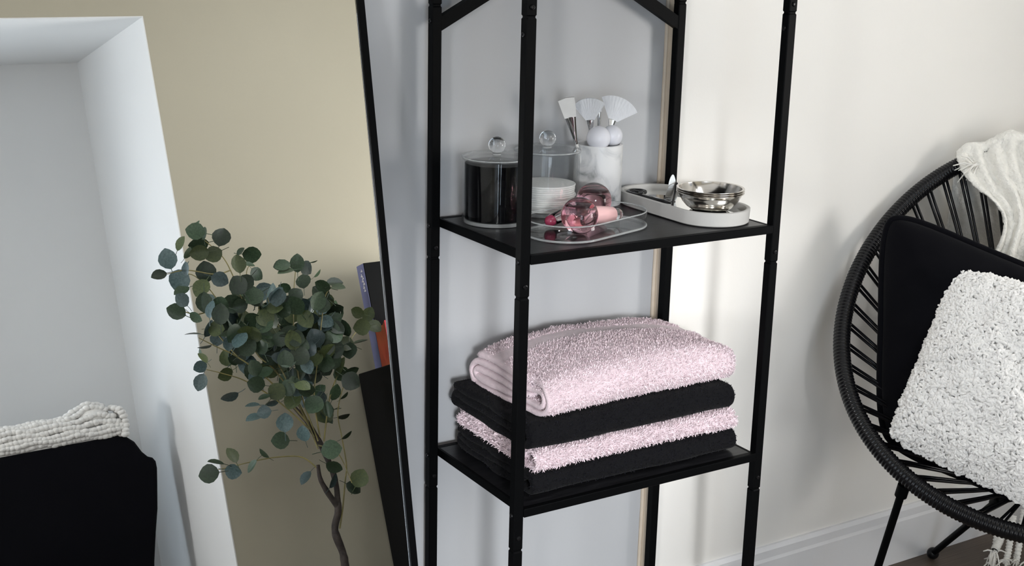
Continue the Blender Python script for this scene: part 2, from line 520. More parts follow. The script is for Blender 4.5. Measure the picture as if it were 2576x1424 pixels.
# window frames in the openings
def window(name, axis, at, a0, a1, z0, z1):
    t = 0.05
    g = []
    for (p, q, r, s) in ((a0, a0 + t, z0, z1), (a1 - t, a1, z0, z1), (a0, a1, z0, z0 + t), (a0, a1, z1 - t, z1),
                         ((a0 + a1) / 2 - .02, (a0 + a1) / 2 + .02, z0, z1)):
        g.append(box(at, at + 0.03, p, q, r, s) if axis == 'x' else box(p, q, at, at + 0.03, r, s))
    struct(name, join(*g), M_TRIM)
window('window_1', 'x', XR - 0.034, -2.15, -1.29, -0.72, 1.62)
window('window_4', 'x', XL - 0.002, -2.36, -1.90, -0.15, 1.25)
window('window_2', 'y', YL - 0.02, -2.30, -1.20, 0.05, 1.45)
window('window_3', 'y', AY - 0.004, -1.80, -0.72, -0.73, 1.18)

# cream bead in the angle where the wall steps back
zz = np.linspace(FZ, CZ, 160)
bead = np.column_stack([XE - 0.003 + 0.0007 * vnoise(np.column_stack([zz, zz, zz]), 22, 3), np.full(160, YL - 0.003), zz])
struct('trim_1', tube(bead, 0.0045, 8), M_BEAD, True)
struct('trim_2', box(XE - 0.0006, XE + 0.004, YR, YL, FZ, CZ), M_BEAD)

def baseboard(name, x0, x1, y):
    prof = [(0, 0.0), (-0.016, 0.0), (-0.016, 0.122), (-0.013, 0.130), (-0.013, 0.150), (-0.007, 0.160), (0, 0.160)]
    V = [(x, y + p, FZ + q) for x in (x0, x1) for p, q in prof]
    n = len(prof)
    F = [(i, i + 1, n + i + 1, n + i) for i in range(n - 1)] + [tuple(range(n))[::-1], tuple(range(n, 2 * n))]
    struct(name, (V, F), M_TRIM)
baseboard('baseboard_right', XE, XR, YR)
baseboard('baseboard_left', XL, XE, YL)

# ------------------------------------------------------------------ shelving rack
W, D, S = 0.60, 0.346, 0.0196
SHELVES = (-0.664, -0.1866, 0.2907, 0.768)
Z1, Z2 = SHELVES[1], SHELVES[2]
rack = empty('shelving_rack', (W / 2, D / 2, FZ), 'tall black metal shelving rack with open sides against the white wall', 'shelf')
JOINTS = (-0.745, -0.268, 0.2145, 0.697)

def post_geo(x, y, s):
    zs = [(FZ, s * .9), (FZ + .003, s)]
    for j in JOINTS: zs += [(j - 0.0035, s), (j - 0.0012, s - 0.0028), (j + 0.0012, s - 0.0028), (j + 0.0035, s)]
    zs += [(1.20, s), (1.204, s * .9)]
    loops = []
    b = 0.0016
    for z, q in zs:
        h = q / 2
        sq = [(-h + b, -h), (h - b, -h), (h, -h + b), (h, h - b), (h - b, h), (-h + b, h), (-h, h - b), (-h, -h + b)]
        loops.append(np.array([(x + S / 2 + p, y + S / 2 + r, z) for p, r in sq]))
    return rings(loops)

bolt_me = {}
def bolt(parent, p, d):
    key = d
    V, F = axis_lathe([(0.0045, -0.001), (0.0045, 0.0012), (0.0038, 0.0024), (0.0024, 0.0028), (0.0022, 0.0018), (0.0001, 0.0018)], (0, 0, 0), d, 12)
    if key not in bolt_me:
        bolt_me[key] = make_mesh('bolt', V, F, True, 40); bolt_me[key].materials.append(M_BOLT)
    o = bpy.data.objects.new('bolt', bolt_me[key]); COL.objects.link(o)
    o.parent = parent; o.location = Vector(p) - LOC[parent.name]

for (x, y) in ((0, 0), (0, D - S), (W - S, 0), (W - S, D - S)):
    po = part('post', post_geo(x, y, S), M_STEEL, rack)
    for z in SHELVES:
        bolt(po, (x, y + S * .5, z - 0.012), (-1, 0, 0))
        bolt(po, (x + S * .5, y, z - 0.055), (0, -1, 0))
    bolt(po, (x, y + S * .5, 0.668), (-1, 0, 0))
for z in SHELVES:
    b = part('shelf_board', bbox(0.0235, W - 0.0235, 0.006, D - 0.006, z - 0.012, z - 0.0006, 0.001, 1), M_BOARD, rack)
    part('rail', bbox(S, W - S, -0.0015, 0.012, z - 0.0165, z, 0.0012, 1), M_STEEL, b)
    part('rail', bbox(S, W - S, D - 0.012, D + 0.001, z - 0.0165, z, 0.0012, 1), M_STEEL, b)
    part('rail', bbox(0.0215, 0.0285, S * .5, D - S * .5, z - 0.0165, z, 0.001, 1), M_STEEL, b)
    part('rail', bbox(W - 0.0285, W - 0.0215, S * .5, D - S * .5, z - 0.0165, z, 0.001, 1), M_STEEL, b)

def bar(p, q, w, t):
    """flat bar from p to q in a plane of constant y: w tall, t thick"""
    p, q = np.array(p), np.array(q)
    d = norm(q - p); n = np.array([-d[2], 0, d[0]]); y = np.array([0, 1.0, 0])
    V = []
    for c in (p, q):
        for a, b_ in ((-1, -1), (1, -1), (1, 1), (-1, 1)): V.append(c + n * a * w / 2 + y * b_ * t / 2)
    return np.array(V), [(0, 1, 2, 3), (7, 6, 5, 4), (4, 5, 1, 0), (5, 6, 2, 1), (6, 7, 3, 2), (7, 4, 0, 3)]
yb = D - S / 2
part('brace', bar((0.010, yb, 0.6585), (0.185, yb, 0.7525), 0.0235, 0.016), M_STEEL, rack)
part('brace', bar((W - 0.010, yb, 0.6520), (W - 0.185, yb, 0.7485), 0.0235, 0.016), M_STEEL, rack)

# ------------------------------------------------------------------ folded towels
def fold_outline(y0, y1, z0, h, layers, seed, gap=0.0026):
    """centre line of a towel folded in 'layers' layers, as (y, z) points; first layer at the bottom, outer wrap at the front"""
    t = h / layers
    pts = []
    n = 26
    rng = np.random.default_rng(seed)
    for k in range(layers):
        z = z0 + t * (k + 0.5)
        r = t / 2
        ya, yb_ = y0 + r, y1 - r
        ys = np.linspace(yb_, ya, n) if k % 2 == 0 else np.linspace(ya, yb_, n)
        for y in ys: pts.append((y, z))
        if k < layers - 1:
            c = (ya, z + r) if k % 2 == 0 else (yb_, z + r)
            sg = -1 if k % 2 == 0 else 1
            for a in np.linspace(-np.pi / 2, np.pi / 2, 9)[1:-1]:
                pts.append((c[0] + sg * r * np.cos(a), c[1] + r * np.sin(a)))
    return np.array(pts), t - gap

def spiral_outline(y0, y1, z0, h, turns, gap=0.0030):
    """towel rolled flat: outer wrap on bottom, front and top, inner layers rolled inside (front fold round)"""
    t = h / (2 * turns + 1)
    pts = []
    lo, hi = 0, 2 * turns            # layer indices
    # start inside, work outwards: middle layer runs to the front, folds under ... ends as the top layer
    order = []
    m = turns
    order = [m]
    for k in range(1, turns + 1):
        order += [m - k, m + k]
    ya0, yb0 = y0, y1
    n = 26
    direction = 1                     # first towards the back
    prev = None
    for i, L in enumerate(order):
        z = z0 + t * (L + 0.5)
        if prev is not None:
            r = abs(L - prev) * t / 2
            zc = z0 + t * ((L + prev) / 2 + 0.5)
            front = direction == 1    # we have just turned round at the front
            yc = (y0 + (turns * 2 + 1) * t / 2 + 0.0) if front else (y1 - (turns * 2 + 1) * t / 2)
            a0 = 1 if z < zc else -1
            for a in np.linspace(np.pi / 2, -np.pi / 2, 11)[1:-1]:
                s = np.sin(a) * a0
                pts.append((yc - r * np.cos(a) if front else yc + r * np.cos(a), zc + r * s))
        yf = y0 + (turns * 2 + 1) * t / 2
        yk = y1 - (turns * 2 + 1) * t / 2
        ys = np.linspace(yk, yf, n) if direction == -1 else np.linspace(yf, yk, n)
        if i == 0: ys = np.linspace(yf + 0.03, yk, n)
        for y in ys: pts.append((y, z))
        prev = L
        direction *= -1
    return np.array(pts), t - gap

def sheet_from_line(line, t, xs, warp):
    """thick sheet: centre line in (y,z), thickness t, swept along x; warp(P) bends the result"""
    P = np.column_stack([np.zeros(len(line)), line])
    T = np.gradient(P, axis=0); T /= np.linalg.norm(T, axis=1)[:, None] + 1e-9
    Nn = np.column_stack([np.zeros(len(line)), -T[:, 2], T[:, 1]])
    A = P + Nn * t / 2; B = P - Nn * t / 2
    e0 = P[0] - T[0] * t * .4; e1 = P[-1] + T[-1] * t * .4
    loop = np.vstack([A, e1[None], B[::-1], e0[None]])
    n = len(loop)
    loops = []
    # rounded ends: shrink slightly towards the first and last ring
    cen = np.vstack([P, P[-1:], P[::-1], P[:1]])
    for i, x in enumerate(xs):
        k = {0: 0.55, 1: 0.85, len(xs) - 1: 0.55, len(xs) - 2: 0.85}.get(i, 1.0)
        Lp = cen + (loop - cen) * k
        Q = Lp.copy(); Q[:, 0] = x
        loops.append(Q)
    V, F = rings(loops, False, False)
    m = len(line)
    for base, rev_ in ((0, True), ((len(xs) - 1) * n, False)):
        for i in range(m - 1):
            q = (base + i, base + i + 1, base + 2 * m - i - 1, base + 2 * m - i)
            F.append(q[::-1] if rev_ else q)
        e1i, e0i = base + m, base + 2 * m + 1
        F.append(((base + m - 1, e1i, base + m + 1))[::1 if rev_ else -1])
        F.append(((base + 2 * m, e0i, base + 0))[::1 if rev_ else -1])
    V = warp(V)
    return V, [tuple(f)[::-1] for f in F]

def ends(x0, x1, n):
    return np.concatenate([[x0, x0 + 0.002], np.linspace(x0 + 0.005, x1 - 0.005, n), [x1 - 0.002, x1]])

def towel(name, label, x0, x1, y0, y1, z0, h, line, t, m_body, m_pile, npile, warp, plen, pwid, hem=None):
    V, F = sheet_from_line(line, t, ends(x0, x1, 64), warp)
    o = empty(name, ((x0 + x1) / 2, (y0 + y1) / 2, z0), label, 'towel', 'folded towels stacked on the rack')
    part('folded_cloth', (V, F), m_body, o, True)
    P, N = tri_sample(V, F, npile, np.random.default_rng(len(label)), keep=lambda N, c: np.clip(0.25 + N[:, 2] * .6 - N[:, 1] + np.abs(N[:, 0]) * .5, 0.03, 2))
    if hem is not None:
        k = hem(P, N); P, N = P[k], N[k]
    part('terry_pile', loops_pile(P, N, plen, pwid, np.random.default_rng(3)), m_pile, o, kind='stuff')
    return o, V, F

def warp_maker(x0, x1, y0, y1, z0, h, seed, amp=0.006, dome=0.0, slope=0.0, droop=0.0, skew=0.0, bulge=0.0, rz=0.0, keepz=0.0):
    cx, cy = (x0 + x1) / 2, (y0 + y1) / 2
    def f(V):
        V = V.copy()
        u = (V[:, 2] - z0) / h
        lowf = vnoise(V * np.array([1, 1, 2.0]), 9, seed)
        midf = vnoise(V, 34, seed + 1)
        xx = (V[:, 0] - cx) / (x1 - x0) * 2
        yy = (V[:, 1] - cy) / (y1 - y0) * 2
        V[:, 0] += (0.006 * vnoise(V * np.array([0.2, 3, 8]), 6, seed + 2) + 0.0018 * midf) * np.clip(np.abs(xx) * 1.4 - 0.3, 0, 1)
        V[:, 1] += 0.004 * lowf + 0.0012 * midf
        V[:, 2] += u * (amp * lowf + 0.0012 * midf + dome * (1 - np.clip(np.abs(xx), 0, 1) ** 2.2) * (1 - 0.5 * yy ** 2) + slope * yy - droop * np.clip(np.abs(xx) - 0.6, 0, 1) * 2.5)
        V[:, 2] -= droop * 1.5 * (1 - u) * np.clip(-xx - 0.72, 0, 1) * 3.5 * np.clip(yy + .6, 0, 1.2) * keepz
        V[:, 1] -= bulge * np.sin(np.clip(u, 0, 1) * np.pi) * (yy < 0)
        V[:, 0] += skew * u
        if rz:
            c, s = math.cos(rz), math.sin(rz)
            dx, dy = V[:, 0] - cx, V[:, 1] - cy
            V[:, 0] = cx + c * dx - s * dy; V[:, 1] = cy + s * dx + c * dy
        return V
    return f

T1 = (0.058, 0.552, 0.026, 0.335, Z1 + 0.0010, 0.046)
T2 = (0.062, 0.548, 0.030, 0.335, T1[4] + 0.0465, 0.043)
T3 = (0.048, 0.540, 0.026, 0.340, T2[4] + 0.0440, 0.053)
T4 = (0.082, 0.545, 0.042, 0.330, T3[4] + 0.0525, 0.074)
l, t = spiral_outline(T1[2], T1[3], T1[4], T1[5], 1, 0.002)
towel('folded_towel', 'black folded towel at the very bottom of the towel stack', *T1, l, t, M_BLK, M_BLKP, 16000,
      warp_maker(*T1, 11, amp=0.002, dome=0.002), 0.004, 0.0007)
l, t = spiral_outline(T2[2], T2[3], T2[4], T2[5], 1, 0.002)
towel('folded_towel', 'dusty pink folded towel sandwiched between the two black towels', *T2, l, t, M_PINK, M_PINKP, 64000,
      warp_maker(*T2, 21, amp=0.002, dome=0.002), 0.0062, 0.0008)
l, t = spiral_outline(T3[2], T3[3], T3[4], T3[5], 1, 0.002)
towel('folded_towel', 'black folded towel directly under the top pink towel', *T3, l, t, M_BLK, M_BLKP, 16000,
      warp_maker(*T3, 31, amp=0.003, dome=0.003, rz=0.0), 0.004, 0.0007)
l, t = spiral_outline(T4[2], T4[3], T4[4], T4[5], 2)
def band(P, N):     # woven band and hems carry no loops
    yb0 = 0.215 + 0.02 * np.sin(P[:, 0] * 6)
    top = (N[:, 2] > 0.5) & (P[:, 2] > T4[4] + 0.045)
    return ~(top & (np.abs(P[:, 1] - yb0) < 0.019)) & (P[:, 0] > 0.094)
tw, V4, F4 = towel('folded_towel', 'dusty pink towel rolled flat on top of the towel stack', *T4, l, t, M_PINK, M_PINKP, 90000,
      warp_maker(*T4, 41, amp=0.004, dome=0.020, droop=0.006, skew=0.01, bulge=0.004, rz=0.02, keepz=1.0), 0.0046, 0.0008, hem=band)

# ------------------------------------------------------------------ acrylic jars
def jar(cx, cy, label, height=0.121, r=0.0655):
    o = empty('acrylic_jar', (cx, cy, Z2), label, 'jar', 'acrylic jars on the rack')
    c = (cx, cy, Z2 + 0.0006)
    part('jar_wall', lathe([(r - 0.004, 0.0), (r - .001, 0.0003), (r, 0.002), (r, height), (r - 0.0005, height + 0.0005), (r - 0.003, height + 0.0005),
                            (r - 0.0035, height), (r - 0.0035, 0.0065)], c, 72), M_ACRY, o, True, 40)
    part('jar_base', lathe([(0.001, 0.0), (r - 0.004, 0.0), (r - .0038, 0.0065), (0.001, 0.0065)], c, 72), M_ACRYE, o, True, 40)
    lid = part('lid', lathe([(0.0005, height + 0.0016), (r - 0.005, height + 0.0016), (r + 0.0008, height + 0.0016), (r + 0.0014, height + 0.003),
                             (r + 0.0014, height + 0.0065), (r + 0.0004, height + 0.0078), (r - 0.006, height + 0.0082), (0.0005, height + 0.0085)], c, 72),
               M_ACRY, o, True, 40)
    ra = np.linspace(0, 2 * np.pi, 72, endpoint=False)
    part('lid_edge', tube(np.column_stack([cx + (r + 0.0006) * np.cos(ra), cy + (r + 0.0006) * np.sin(ra), np.full(72, c[2] + height + 0.0048)]), 0.0014, 6, True), M_ACRYE, lid, True)
    part('knob', join(lathe([(0.0085, height + 0.0086), (0.0075, height + 0.011), (0.0085, height + 0.0140)], c, 24, True, True)), M_ACRYE, lid, True, 40)
    part('knob', sphere((cx, cy, Z2 + height + 0.0275), 0.0165, 32, 20), M_GLASS, lid, True)
    return o, c, r
j1, c, r = jar(0.108, 0.266, 'clear acrylic jar filled with something black, ball knob on its lid')
part('black_contents', lathe([(0.001, 0.0078), (r - 0.0052, 0.0078), (r - 0.0048, 0.010), (r - 0.0048, 0.113), (r - 0.006, 0.1145), (0.001, 0.115)], c, 72), M_BLKFILL, j1, True, 40)
j2, c, r = jar(0.2440, 0.298, 'clear acrylic jar half filled with white cotton pads')
zc = 0.0078
k = 0
while zc < 0.060:
    hh = 0.0034 + 0.0012 * random.random()
    dx, dy = random.uniform(-.0022, .0022), random.uniform(-.0022, .0022)
    rr = r - 0.0072
    part('cotton_pad', lathe([(0.001, zc), (rr - .0008, zc), (rr, zc + hh * .3), (rr, zc + hh * .7), (rr - .0008, zc + hh), (0.001, zc + hh)],
                             (c[0] + dx, c[1] + dy, c[2]), 40), M_COTTON, j2, True, 50)
    zc += hh + 0.0002

# ------------------------------------------------------------------ marble cup with brushes and globes
MC = (0.3700, 0.300, Z2 + 0.0004)
cup = empty('marble_cup', MC, 'white marble brush cup with grey veins', 'cup')
rm, hm = 0.0495, 0.1300
part('cup_body', lathe([(0.001, 0.006), (rm - 0.006, 0.006), (rm - .0012, 0.0072), (rm, 0.0095), (rm, hm - 0.001), (rm - 0.001, hm), (rm - 0.0065, hm), (rm - 0.0075, hm - 0.001), (rm - 0.0075, 0.014), (0.001, 0.014)], MC, 64), M_MARBLE, cup, True, 40)
part('base_ring', lathe([(0.03, 0.0), (rm - 0.009, 0.0), (rm - 0.009, 0.0065), (0.03, 0.0065)], MC, 48), M_ACRYE, cup, True, 40)

GB = 'brushes standing in the marble cup'
def flat_geo(outline, p0, ex, ez, ey, thick):
    """outline (u,v) -> slab in plane (ex,ez), thickness along ey"""
    O = np.array(outline); p0 = np.array(p0); ex, ez, ey = map(norm, (ex, ez, ey))
    A = p0 + O[:, :1] * ex + O[:, 1:] * ez - ey * thick / 2
    B = p0 + O[:, :1] * ex + O[:, 1:] * ez + ey * thick / 2
    n = len(O)
    return np.vstack([A, B]), [tuple(range(n)), tuple(range(n, 2 * n))[::-1]] + [(i, n + i, n + (i + 1) % n, (i + 1) % n) for i in range(n)]

# direction of view in plan, so that flat brushes turn their broad side to the room
EX = norm((0.80, -0.60, 0)); EYV = norm((0.60, 0.80, 0))
# flat brush, leaning left
fb = empty('flat_mask_brush', (0.345, 0.285, Z2 + 0.015), 'white flat brush leaning left in the marble cup', 'brush', GB)
p0 = np.array((0.350, 0.296, Z2 + 0.016)); tipc = np.array((0.2790, 0.290, 0.5180))
ax = norm(tipc - p0); ex = norm(EX - (EX @ ax) * ax); ey = np.cross(ax, ex)
L = np.linalg.norm(tipc - p0)
part('handle', axis_lathe([(0.0028, 0), (0.0034, 0.03), (0.0030, L - 0.092)], p0, ax, 14), M_BRISTLE2, fb, True, 50)
def ferrule(pa, pb, ra, wb, tb, exd):
    pa, pb = np.array(pa), np.array(pb); d = norm(pb - pa); e = norm(exd - (exd @ d) * d); f_ = np.cross(d, e)
    loops = []
    for s in np.linspace(0, 1, 9):
        a = np.linspace(0, 2 * np.pi, 20, endpoint=False)
        wx = ra + (wb - ra) * s ** 1.3; wy = ra + (tb - ra) * s
        c_ = pa + (pb - pa) * s
        bul = 1 + 0.12 * (abs(s - .12) < .07)
        loops.append(c_ + (np.cos(a) * wx * bul)[:, None] * e + (np.sin(a) * wy * bul)[:, None] * f_)
    return rings(loops)
part('ferrule', ferrule(p0 + ax * (L - 0.098), p0 + ax * (L - 0.040), 0.0042, 0.0115, 0.0022, EX), M_CHROME, fb, True, 50)
part('bristles', flat_geo([(-0.0118, 0), (0.0118, 0), (0.0150, 0.022), (0.0165, 0.0400), (0.0, 0.0418), (-0.0165, 0.0385), (-0.0145, 0.020)], p0 + ax * (L - 0.041), ex, ax, ey, 0.0042), M_BRISTLE2, fb)

def fan_brush(base, neck, width, height, tilt, label, y_off):
    o = empty('fan_brush', base, label, 'brush', GB)
    base, neck = np.array(base), np.array(neck)
    d = norm(neck - base)
    part('handle', tube([base, neck - d * 0.022], [0.0032, 0.0026], 12), M_BRISTLE2, o, True)
    part('ferrule', ferrule(neck - d * 0.026, neck + d * 0.004, 0.0034, 0.0078, 0.0024, EX), M_CHROME, o, True, 60)
    e = norm(EX - (EX @ d) * d); f_ = np.cross(d, e)
    c, s = math.cos(tilt), math.sin(tilt)
    up = d * c + e * s; ri = e * c - d * s
    n = 25
    rows = []
    for v in np.linspace(0, 1, 9):
        a = np.linspace(-1, 1, n)
        spread = math.radians(38) * a
        rad = 0.005 + v * (height * (1 - 0.10 * a ** 2))
        cx_ = np.sin(spread) * rad * width / (height * math.sin(math.radians(38))) * .5 * 1.0 + a * 0.0055 * (1 - v)
        rows.append(neck + cx_[:, None] * ri + (np.cos(spread) * rad)[:, None] * up + (0.0003 * np.cos(a * 40) * v)[:, None] * f_)
    th = 0.0018
    A = np.vstack([r_ - f_ * th for r_ in rows]); B = np.vstack([r_ + f_ * th * .6 for r_ in rows])
    F = []; m = len(A)
    for i in range(len(rows) - 1):
        for k_ in range(n - 1):
            F.append((i * n + k_, i * n + k_ + 1, (i + 1) * n + k_ + 1, (i + 1) * n + k_))
            F.append((m + i * n + k_, m + (i + 1) * n + k_, m + (i + 1) * n + k_ + 1, m + i * n + k_ + 1))
    for i in range(len(rows) - 1):
        for k_ in (0, n - 1): F.append((i * n + k_, (i + 1) * n + k_, m + (i + 1) * n + k_, m + i * n + k_))
    for k_ in range(n - 1):
        for i in (0, len(rows) - 1): F.append((i * n + k_, m + i * n + k_, m + i * n + k_ + 1, i * n + k_ + 1))
    part('bristles', (np.vstack([A, B]), F), M_BRISTLE, o)
fan_brush((0.375, 0.316, Z2 + 0.015), (0.3470, 0.300, 0.4660), 0.062, 0.045, -0.02, 'white fan brush in the middle of the marble cup', 0)
fan_brush((0.362, 0.290, Z2 + 0.015), (0.3920, 0.288, 0.4650), 0.078, 0.047, 0.22, 'widest white fan brush, on the right of the marble cup', 0)
sb = empty('slim_brush', (0.385, 0.325, Z2 + 0.015), 'thin chrome necked brush behind the fan brushes', 'brush', GB)
part('handle', tube([(0.385, 0.325, Z2 + 0.015), (0.384, 0.322, 0.455)], 0.003, 10), M_BRISTLE2, sb, True)
part('ferrule', tube([(0.384, 0.322, 0.452), (0.3835, 0.3215, 0.482)], [0.0034, 0.0046], 12), M_CHROME, sb, True, 60)
part('bristles', tube([(0.3835, 0.3215, 0.482), (0.3833, 0.321, 0.490), (0.383, 0.321, 0.496)], [0.0044, 0.004, 0.001], 12), M_BRISTLE, sb, True)

GG = 'frosted globes in the marble cup'
for (cx, cy, cz, rr, lab) in ((0.3530, 0.278, 0.4360, 0.0245, 'larger milky white facial globe at the left of the marble cup'),
                              (0.3870, 0.2790, 0.4385, 0.0215, 'smaller milky white facial globe at the right of the marble cup')):
    g = empty('frosted_globe', (cx, cy, cz), lab, 'globe', GG)
    part('ball', sphere((cx, cy, cz), rr, 32, 20), M_FROST, g, True)
    part('handle', tube([(cx, cy + .002, cz - rr * .95), (cx + (0.37 - cx) * .3, cy + 0.006, Z2 + 0.017)], [0.006, 0.005], 14), M_FROST, g, True)

# ------------------------------------------------------------------ clear oval tray with two pink globes
TA = math.radians(17.0)
TC = (0.2260, 0.1270)
tray = empty('clear_tray', (TC[0], TC[1], Z2), 'clear acrylic oval tray holding two pink globes', 'tray')
def tray_geo(cx, cy, hl, hw, ang, z0, h, wall, floor_t, n=28, flare=0.0):
    o0 = lambda d: stadium(cx, cy, hl + d, hw + d, ang, n)
    loops = [ring_at(o0(-0.0025), z0), ring_at(o0(0.0), z0 + 0.002), ring_at(o0(flare), z0 + h - 0.001), ring_at(o0(flare - wall * .3), z0 + h),
             ring_at(o0(flare - wall * .7), z0 + h), ring_at(o0(flare - wall), z0 + h - 0.001), ring_at(o0(-wall), z0 + floor_t + 0.001), ring_at(o0(-wall - 0.0015), z0 + floor_t)]
    return rings(loops)
zt = Z2 + 0.0005
part('tray_wall', rings([ring_at(stadium(*TC, 0.138 + a, 0.0735 + a, TA, 28), zt + z) for a, z in
     ((-0.0005, 0.0035), (0, 0.004), (0.0015, 0.0300), (0.001, 0.0306), (-0.0010, 0.0306), (-0.0015, 0.0300), (-0.0028, 0.0045))], False, False), M_ACRY, tray, True, 50)
part('tray_floor', rings([ring_at(stadium(*TC, 0.138 + a, 0.0735 + a, TA, 28), zt + z) for a, z in ((-0.002, 0.0), (0, 0.001), (0, 0.0035), (-0.002, 0.0044))]), M_ACRY, tray)
part('tray_edge', tube(np.vstack([ring_at(stadium(*TC, 0.1385, 0.074, TA, 28), zt + 0.0024)]), 0.0022, 6, True), M_ACRYE, tray, True)
part('tray_rim', tube(np.vstack([ring_at(stadium(*TC, 0.1382, 0.0738, TA, 28), zt + 0.0306)]), 0.0013, 6, True), M_ACRYE, tray, True)

GP = 'pink glass globes in the clear tray'
def pink_globe(c, rr, end, label, clear_handle):
    c = np.array(c); end = np.array(end); d = norm(end - c); L = np.linalg.norm(end - c)
    o = empty('pink_globe', tuple(c - np.array((0, 0, rr))), label, 'globe', GP)
    part('glass_ball', sphere(c, rr, 40, 24), M_PGLASS, o, True)
    # liquid: sphere cut by a level surface
    ri = rr * 0.955; lev = 0.60 * ri
    prof = [(max(1e-5, math.sin(t) * ri), -math.cos(t) * ri) for t in np.linspace(0, math.acos(-lev / ri), 20)]
    part('pink_liquid', lathe(prof, c, 40, True, True), M_PLIQ, o, True, 60)
    if clear_handle:
        part('neck', axis_lathe([(0.0135, rr * .90), (0.0140, rr + 0.006), (0.0120, rr + 0.022)], c, d, 24), M_PHAND, o, True, 50)
        part('handle', axis_lathe([(0.0110, rr + 0.022), (0.0115, rr + 0.030), (0.0115, L - 0.016), (0.0105, L - 0.013)], c, d, 24), M_GLASS, o, True, 50)
        part('tip', axis_lathe([(0.0100, L - 0.014), (0.0112, L - 0.010), (0.0095, L - 0.002), (0.004, L + 0.002), (0.0001, L + .0022)], c, d, 24), M_PTIP, o, True, 50)
    else:
        part('neck', axis_lathe([(0.0150, rr * .88), (0.0170, rr + 0.006), (0.0165, rr + 0.035), (0.0145, L - 0.028), (0.0120, L - 0.026)], c, d, 28), M_PHAND, o, True, 50)
        part('handle', axis_lathe([(0.0105, L - 0.027), (0.0110, L - 0.020), (0.0110, L - 0.006), (0.0090, L)], c, d, 24), M_GLASS, o, True, 50)
    return o
zg = zt + 0.0046
pink_globe((0.1790, 0.0850, zg + 0.0348), 0.0345, (0.3030, 0.1300, zg + 0.0180), 'front pink liquid globe with a matte pink handle', False)
pink_globe((0.2780, 0.1810, zg + 0.0375), 0.0345, (0.1500, 0.1480, zg + 0.0125), 'rear pink liquid globe with a clear handle and dark pink tip', True)

# ------------------------------------------------------------------ white oval tray, steel bowls, tools
WT = (0.4995, 0.1800)
wt = empty('white_tray', (WT[0], WT[1], Z2), 'matte white oval tray with steel bowls on it', 'tray')
part('tray_body', tray_geo(WT[0], WT[1], 0.162, 0.0755, math.pi / 2, Z2 + 0.0005, 0.0285, 0.0075, 0.014, 28, 0.0012), M_CERAM, wt, True, 40)
mt = thing('mirror_plate', rings([ring_at(stadium(WT[0], WT[1], 0.1525 + a, 0.0660 + a, math.pi / 2, 28), Z2 + z) for a, z in ((0, 0.0148), (0, 0.0168), (-0.001, 0.0174))]),
           M_MIRROR, 'flat oval mirror plate lying inside the white tray', 'mirror', (WT[0], WT[1], Z2 + 0.0148))
zp = Z2 + 0.0176
GBW = 'nested steel bowls in the white tray'
for i, lab in enumerate(('lowest steel bowl of the nested three', 'middle steel bowl of the nested three', 'uppermost steel bowl of the nested three, its inside showing')):
    q = 0.0040 * i
    cb = (0.5060, 0.1060, zp + q)
    th = 0.0010
    pr_ = [(0.001, 0.0), (0.030, 0.0), (0.037, 0.0020), (0.046, 0.0080), (0.0545, 0.0175), (0.0605, 0.0275), (0.0632, 0.0345), (0.0668, 0.0358), (0.0674, 0.0365), (0.0668, 0.0373), (0.0622, 0.0366)]
    inner = [(r_ - 0.0012, z_ + th) for r_, z_ in pr_[1:7]][::-1]
    thing('steel_bowl', lathe(pr_ + inner + [(0.001, th)], cb, 64), M_STEELB, lab, 'bowl', cb, GBW, True, 50)

# black handled tool lying on the mirror plate
tl = empty('black_tweezers', (0.4650, 0.2700, zp), 'black loop-handled tool lying on the mirror plate', 'tool')
lp = [(0.447, 0.262), (0.4445, 0.285), (0.452, 0.303), (0.468, 0.309), (0.482, 0.301), (0.484, 0.288), (0.474, 0.281), (0.462, 0.283)]
def smooth_path(P, n=60):
    P = np.asarray(P, float); k = len(P); t = np.linspace(0, k - 1, n); out = []
    for s in t:
        i = min(int(s), k - 2); f_ = s - i
        p0_, p1_, p2_, p3_ = P[max(i - 1, 0)], P[i], P[i + 1], P[min(i + 2, k - 1)]
        out.append(.5 * ((2 * p1_) + (-p0_ + p2_) * f_ + (2 * p0_ - 5 * p1_ + 4 * p2_ - p3_) * f_ ** 2 + (-p0_ + 3 * p1_ - 3 * p2_ + p3_) * f_ ** 3))
    return np.array(out)
part('loop_handle', tube(smooth_path([(x, y, zp + 0.0052) for x, y in lp]), 0.0048, 10), M_BGLASS, tl, True)
part('shank', tube([(0.447, 0.263, zp + 0.0052), (0.450, 0.235, zp + 0.005), (0.462, 0.195, zp + 0.004), (0.466, 0.178, zp + 0.003)], [0.0050, 0.0044, 0.0036, 0.0022], 10), M_BGLASS, tl, True)
part('blade', tube([(0.452, 0.255, zp + 0.0085), (0.4585, 0.215, zp + 0.0082), (0.468, 0.180, zp + 0.005)], [0.001, 0.0014, 0.0006], 8), M_CHROME, tl, True)
